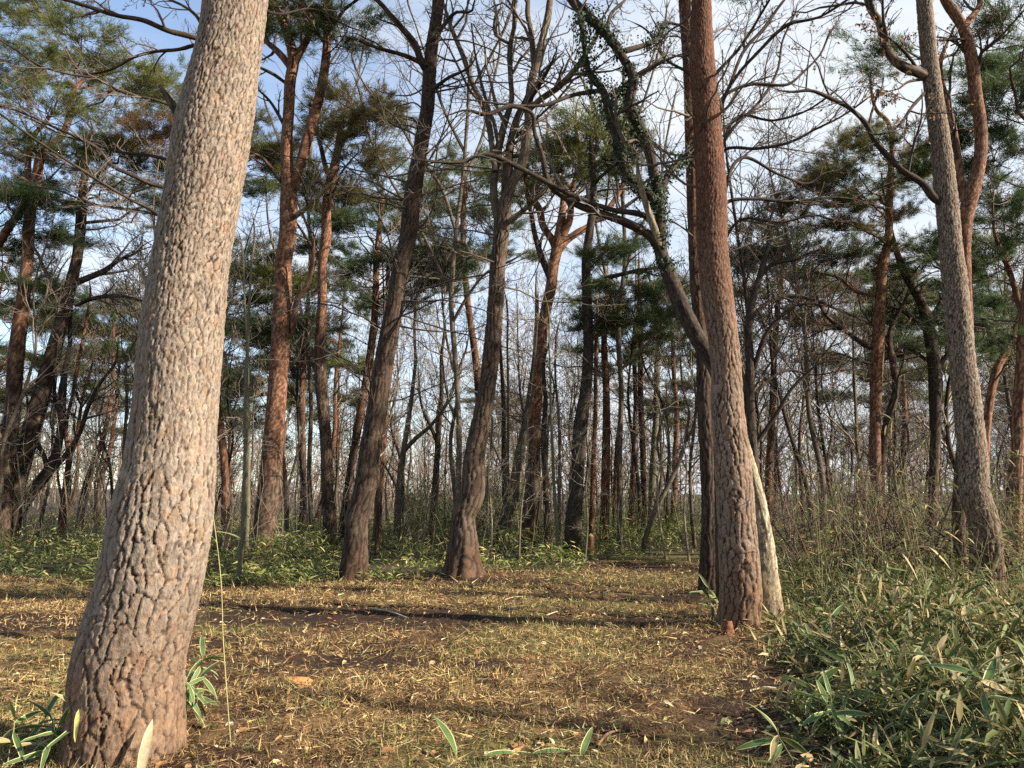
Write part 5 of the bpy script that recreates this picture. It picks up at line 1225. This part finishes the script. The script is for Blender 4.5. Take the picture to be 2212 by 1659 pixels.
plants = [  # px, py of the foot, height, leaves, label
    (40, 1655, .24, 8, "sasa plant at the lower left corner of the view"), (120, 1652, .26, 8, "sasa plant touching the huge leaning pine's left foot"), (175, 1668, .30, 8, "tall sasa arching across the huge leaning pine's foot"), (10, 1690, .28, 7, "sasa plant half out of the lower left corner"), (85, 1690, .25, 8, "low sasa tuft in front of the huge leaning pine's left side"),
    (392, 1560, .22, 8, "sasa plant close against the huge leaning pine's right side"), (415, 1530, .32, 10, "tall sasa clump right of the huge leaning pine"), (398, 1590, .30, 9, "sasa plant in front of the clump right of the huge leaning pine"), (425, 1570, .20, 7, "short outermost sasa right of the huge leaning pine"),
    (1725, 1560, .28, 9, "sasa plant with bent leaves at the front left edge of the right bank"), (1790, 1500, .30, 8, "sasa plant with one upright leaf on the front of the right bank"), (1800, 1610, .24, 8, "dark low sasa at the foot of the right bank"), (1880, 1590, .30, 9, "sasa with hanging leaves in the middle front of the right bank"), (1950, 1530, .34, 9, "broad-leaved sasa in the middle of the right bank front"),
    (2010, 1640, .30, 9, "sasa plant left of the bright broad-leaved sasa at lower right"), (2150, 1660, .56, 10, "bright broad-leaved sasa at the lower right corner"), (2215, 1600, .36, 8, "sasa cut by the right edge of the view"), (2090, 1560, .34, 8, "sasa behind the bright broad-leaved sasa"), (2060, 1480, .36, 8, "sasa with pale leaf rims halfway up the right bank"), (1760, 1440, .26, 7, "small sasa at the shaded left flank of the right bank"),
    (1515, 1330, .34, 8, "sasa in shade left of the thick plated pine's foot"), (1545, 1352, .30, 7, "sasa touching the thick plated pine's left side"), (1660, 1335, .36, 8, "sasa right of the thick plated pine's foot"), (2120, 1385, .40, 7, "sasa in front of the leaning flaky pine's foot"),
    (1930, 1660, .28, 8, "sasa at the bottom edge left of the lower right corner"), (1725, 1650, .22, 7, "small sasa at the bottom edge where the bank begins")]
for k, (px, py, hg, nl, lab) in enumerate(plants):
    sasa_plant(px, py, gy(py), hg, nl, 2000 + k, lab, (.27, .36) if 'bright' in lab[:7] else (.16, .27) if px < 500 else (.18, .29))

rs = np.random.default_rng(33)
k = 0
while k < 34:
    Yp = rs.uniform(4.6, 9.0); xp_ = clear_right(Yp) + rs.uniform(.1, .72 * Yp - clear_right(Yp) + .15)
    if clearing(np.array([xp_]), np.array([Yp]))[0] > -.1: continue
    zc = Yp * CP - H * SP
    sasa_plant(CX + FPX * xp_ / zc, 1500, Yp, rs.uniform(.26, .48), 8, 3000 + k, "dwarf bamboo plant with pale-edged leaves, one of many alike on the right bank's front", (.15, .27), .35, "dwarf bamboo plants on the right bank's front")
    k += 1

# ------------------------------------------------------------------ ground litter
def litter():
    rs = np.random.default_rng(91); mb = MB()
    n = 470000
    u = rs.random(n); Y = 3.6 + 15.5 * u ** 1.75; X = rs.uniform(-.74, .74, n) * (Y + .6)
    c = clearing(X, Y)
    ok = (c > -.35) & (X < clear_right(Y) + .5); X, Y = X[ok], Y[ok]; n = len(X)
    p = np.stack([X, Y, 0 * X], -1)
    a = fbm(p * 1.1, 31, 3); b = fbm(p * .6, 51, 2); q = fbm(p * 4.0, 71, 2)
    keep = (rs.random(n) > .74 * soil_and_shade(X, Y)) & (rs.random(n) < .38 + .7 * sstep(.38, .58, .6 * a + .4 * q))
    X, Y, a, b = X[keep], Y[keep], a[keep], b[keep]; n = len(X)
    z = gz(X, Y) + .002 + .045 * rs.random(n) ** 2
    az = rs.uniform(0, 6.28, n); stub_ = rs.random(n) < .22
    el = np.where(stub_, rs.uniform(.5, 1.4, n), rs.normal(.06, .24, n))
    L = np.where(stub_, rs.uniform(.025, .08, n), .03 + .13 * rs.random(n) ** 1.6) * np.interp(Y, [4, 15], [.95, 1.35])
    W = (.003 + .006 * rs.random(n) ** 2) * np.interp(Y, [4, 15], [1.0, 2.2])
    D = np.stack([np.cos(az) * np.cos(el), np.sin(az) * np.cos(el), np.sin(el)], -1)
    sd = norm(np.cross(D, np.array([[0, 0, 1.]]) + .6 * rs.standard_normal((n, 3)))) * (W / 2)[:, None]
    P = np.stack([X, Y, z], -1)
    V = np.stack([P - sd, P + sd, P + D * L[:, None]], 1)
    pal = np.array([[.42, .29, .115], [.28, .17, .072], [.115, .064, .032], [.052, .028, .016], [.185, .18, .06], [.48, .40, .23]])
    wts = np.stack([.15 + .24 * (a > .53), .24 + 0 * a, .30 + .16 * (a < .5), .18 + .22 * (a < .46), .06 + .30 * (b > .55), .05 + 0 * a], -1); wts /= wts.sum(1, keepdims=True)
    k = (rs.random((n, 1)) > np.cumsum(wts, 1)).sum(1).clip(0, 5)
    C = pal[k] * (.7 + .6 * rs.random((n, 1)))
    mb.add(V.reshape(-1, 3), t=np.arange(n * 3).reshape(-1, 3), c=np.repeat(C, 3, 0))
    tag(mb.build("cut_grass_litter", STRAW, smooth=False), "golden-brown litter of cut grass and needles covering the clearing", "litter", kind='stuff')
    # short standing tufts of cut grass
    nt_ = 1500; Yt = 4.4 + 12 * rs.random(nt_) ** 1.4; Xt = rs.uniform(-.72, .72, nt_) * Yt
    g_ = fbm(np.stack([Xt * .7, Yt * .7, 0 * Xt], -1), 51, 2)
    ok = (clearing(Xt, Yt) > -.2) & (Xt < clear_right(Yt) + .3) & (g_ > .47) & (soil_and_shade(Xt, Yt) < .4); Xt, Yt = Xt[ok], Yt[ok]; nt_ = len(Xt)
    mg = MB(); nb = 16
    X = np.repeat(Xt, nb) + rs.normal(0, .035, nt_ * nb); Y = np.repeat(Yt, nb) + rs.normal(0, .035, nt_ * nb); n = len(X)
    az = rs.uniform(0, 6.28, n); el = rs.uniform(.5, 1.5, n); L = rs.uniform(.03, .11, n); W = rs.uniform(.003, .006, n) * np.interp(Y, [4, 15], [1, 2])
    D = np.stack([np.cos(az) * np.cos(el), np.sin(az) * np.cos(el), np.sin(el)], -1); P = np.stack([X, Y, gz(X, Y)], -1)
    sd = norm(np.cross(D, rs.standard_normal((n, 3)))) * (W / 2)[:, None]
    C = np.array([[.30, .26, .09], [.17, .19, .05], [.42, .34, .15]])[rs.integers(0, 3, n)] * (.7 + .6 * rs.random((n, 1)))
    mg.add(np.stack([P - sd, P + sd, P + D * L[:, None]], 1).reshape(-1, 3), t=np.arange(n * 3).reshape(-1, 3), c=np.repeat(C, 3, 0))
    tag(mg.build("grass_stubble", STRAW, smooth=False), "short yellow-green grass stubble standing in patches of the clearing", "grass", kind='stuff')
    # fallen leaves
    ml = MB(); n = 2600
    Y = 3.8 + 15 * rs.random(n) ** 1.5; X = rs.uniform(-.72, .72, n) * (Y + .5)
    ok = (clearing(X, Y) > -.5) & (X < clear_right(Y) + .6); X, Y = X[ok], Y[ok]; n = len(X)
    pal = np.array([[.30, .15, .06], [.42, .27, .13], [.55, .45, .27], [.20, .22, .09], [.60, .55, .40]])
    C = pal[rs.choice(5, n, p=[.42, .27, .14, .15, .02])] * (.75 + .5 * rs.random((n, 1)))
    a = rs.uniform(0, 6.28, n); L = rs.uniform(.03, .10, n)
    leaves(ml, np.stack([X, Y, gz(X, Y) + .02], -1), np.stack([np.cos(a), np.sin(a), rs.normal(.1, .3, n)], -1), np.array([[0, 0, 1.]]) + .6 * rs.standard_normal((n, 3)), L, L * rs.uniform(.2, .55, n), C, C * 1.1, droop=.2, fold=.2)
    tag(ml.build("fallen_leaves", LEAF), "scattered dry leaves lying on the cut grass litter", "leaves", kind='stuff')
litter()

# bottom edge: cut bamboo leaves lying together
rs = np.random.default_rng(17)
for k, (px, py, L, az, lab) in enumerate([(985, 1645, .26, 2.1, "long pointed green bamboo leaf sticking up at the bottom edge"), (1050, 1652, .18, .5, "pale cut bamboo leaf beside the long pointed leaf at the bottom edge"), (1100, 1648, .17, 1.2, "orange-brown dry leaf in the middle of the bottom edge"), (1150, 1640, .20, .2, "yellow-green cut leaf right of the dry leaf at the bottom edge"),
        (1195, 1650, .18, 2.9, "bent yellow-green leaf near the bottom edge's right cluster"), (1255, 1640, .17, .9, "forked green leaf right end of the bottom edge cluster"), (1020, 1660, .2, 3.6, "green cut leaf lying below the long pointed leaf"), (305, 1655, .22, 1.5, "tan dry bamboo leaf standing against the huge leaning pine's foot"), (172, 1530, .13, -1.35, "yellow leaf hanging on the huge leaning pine's lower left bark")]):
    me = LEAFM[k % 6].copy()
    if k in (2, 7, 8):
        cc = np.ones((len(me.vertices), 4), np.float32); cc[:, :3] = ((.42, .22, .09), (.45, .36, .22), (.55, .48, .16))[(2, 7, 8).index(k)]
        me.color_attributes["Col"].data.foreach_set("color", cc.ravel())
    o = bpy.data.objects.new("cut_leaf", me); COL.objects.link(o)
    P = at(px, py, gy(py)) if k < 7 else at(px, py, T1Y - .42)
    o.location = (P[0], P[1], float(gz(P[0], P[1])) + .03 if k < 8 else P[2])
    o.rotation_euler = (.3, -.9 if k in (0, 5) else (-1.45 if k == 7 else (1.1 if k == 8 else -.2)), az); o.scale = (L * 1.25, L * 1.4, L * 1.25)
    tag(o, lab, "leaf")

# tall dry stalk in front of the big pine's right side
b = at(499, 1640, gy(1640)); b[2] = float(gz(b[0], b[1]))
root = thing("dry_stalk", "tall thin straw-coloured stalk standing right of the huge leaning pine", "dry stalk", b)
pl = np.array([at(px, py, b[1]) for px, py in ((499, 1645), (490, 1500), (482, 1380), (477, 1250), (468, 1170), (457, 1090))]); pl[0] = b - np.array([0, 0, .03])
mb = MB(); C_, _ = spline(np.concatenate([pl, np.linspace(.0042, .0020, 6)[:, None]], 1), n=22)
add_tubes(mb, C_[None, :, :3], C_[None, :, 3], 6, (.34, .28, .13), rs); mb.build("stem", [STRAW], root, b)
for (px, py, L, ry, az) in ((470, 1178, .14, -.9, 2.6), (463, 1150, .16, -.05, .1), (480, 1380, .07, -1.2, 0)):
    o = bpy.data.objects.new("leaf", LEAFM[1]); COL.objects.link(o); o.parent = root
    o.location = tuple(at(px, py, b[1]) - b); o.rotation_euler = (.4, ry, az); o.scale = (L, L * .5, L)

# fallen sticks
sticks = [((1310, 1232), (1262, 1216), .012, "pale stick lying at the mouth of the far path"), ((880, 1340), (800, 1325), .010, "curved pale stick on the shaded soil left of centre"), ((1090, 1300), (1135, 1294), .010, "short stick on the soil near the middle of the clearing"), ((1180, 1335), (1230, 1322), .008, "thin stick right of the clearing's middle"),
          ((1395, 1485), (1500, 1505), .007, "long straw-thin stick lying toward the thick plated pine"), ((1290, 1620), (1340, 1590), .010, "dark twig at the right of the bottom leaves"), ((60, 1280), (30, 1272), .016, "dark stick at the left edge of the clearing"), ((800, 1460), (735, 1475), .007, "pale straw stick left of centre in front"), ((1620, 1500), (1700, 1490), .008, "thin stick where the clearing meets the right bank")]
for k, (p, q, r, lab) in enumerate(sticks):
    A = at(p[0], p[1], gy(p[1])); B = at(q[0], q[1], gy(q[1]))
    for W_ in (A, B): W_[2] = float(gz(W_[0], W_[1])) + r + .012
    m_ = (A + B) / 2 + np.array([0, .04, .015])
    mb = MB(); C_, _ = spline(np.array([[*A, r], [*m_, r * .9], [*B, r * .5]]), n=9)
    add_tubes(mb, C_[None, :, :3], C_[None, :, 3], 7, (.36, .29, .19) if k not in (5, 6) else (.12, .07, .045), rs)
    tag(mb.build("fallen_stick", [TWIG], None, (0, 0, 0)), lab, "stick")

# lump of orange clay
def lump(name, px, py, rx, ry, rz, col, label, cat, seed):
    P = at(px, py, gy(py)); P[2] = float(gz(P[0], P[1])) + .01
    th, ph = np.meshgrid(np.linspace(0, 2 * math.pi, 24, endpoint=False), np.linspace(.02, math.pi / 2 * 1.15, 10))
    d = np.stack([np.sin(ph) * np.cos(th), np.sin(ph) * np.sin(th), np.cos(ph)], -1)
    s = 1 + .7 * (fbm(d * 2.2 + seed, seed, 3) - .5)
    V = d * s[..., None] * np.array([rx, ry, rz])
    i = np.arange(9)[:, None] * 24; j = np.arange(24)[None]; j2 = (j + 1) % 24
    mb = MB(); mb.add(V.reshape(-1, 3) + P, np.stack([i + j, i + 24 + j, i + 24 + j2, i + j2], -1).reshape(-1, 4), c=col)
    tag(mb.build(name, WOODM, None, P), label, cat).location = tuple(P)
lump("clay_lump", 640, 1482, .13, .09, .055, (.34, .15, .05), "orange clay lump lying in the brown litter left of centre", "clay lump", 3)

# cut log and broken wood behind the bank, and an orange stump
def log(p, q, r, Yp, label, col='brown', name="fallen_log", zoff=0.0):
    A = at(p[0], p[1], Yp); B = at(q[0], q[1], Yp + .4)
    g_ = float(gz(A[0], A[1])); A[2] = max(A[2], g_ + r * .8); B[2] = max(B[2], g_ + r * .8) + zoff
    mb = MB(); trunk_mesh(mb, [[*A, r], [*((A + B) / 2 + np.array([0, 0, .02])), r], [*B, r * .9]], .05, 18, col, int(p[0]), flare=0, amp=.008, cell=.06, mix=(90, 91))
    # sawn end
    T = norm(B - A); e1 = norm(np.cross(T, [0, 0, 1.])); e2 = np.cross(e1, T)
    th = np.linspace(0, 2 * math.pi, 18, endpoint=False)
    ring = A - T * .004 + r * .98 * (np.cos(th)[:, None] * e1 + np.sin(th)[:, None] * e2)
    mb.add(np.concatenate([ring, (A - T * .006)[None]]), t=np.stack([np.arange(18), np.full(18, 18), (np.arange(18) + 1) % 18], -1), c=(.42, .26, .13))
    tag(mb.build(name, BARK, None, (0, 0, 0)), label, "log")
log((1678, 1190), (1752, 1196), .11, 17.2, "cut brown log lying behind the pale foot of the ivy-wrapped tree")
log((1752, 1205), (1728, 1172), .09, 16.6, "broken orange-brown piece of wood propped on the cut log's right end", 'red', "broken_wood", .12)
log((1672, 1212), (1760, 1218), .06, 15.8, "thin dark branch wood lying in front of the cut log", 'dark', "branch_wood")
P = at(1275, 1185, gy(1197)); P[2] = float(gz(P[0], P[1]))
mb = MB(); trunk_mesh(mb, [[P[0], P[1], P[2] - .1, .13], [P[0], P[1], P[2] + .25, .11], [P[0] + .02, P[1], P[2] + .5, .085]], .04, 20, 'red', 88, flare=.3, amp=.02, cell=.05, mix=(90, 91))
root = mb.build("tree_stump", BARK, None, tuple(P)); root.location = tuple(P)
tag(root, "short broken orange stump standing in the sasa right of the ivy-furred trunk", "stump")

# dark leafy mound by the orange-brown Y tree far left
for me_ in bpy.data.meshes:
    pass
print("TOTAL TRIS", TRIS[0], "objects", len(COL.objects))
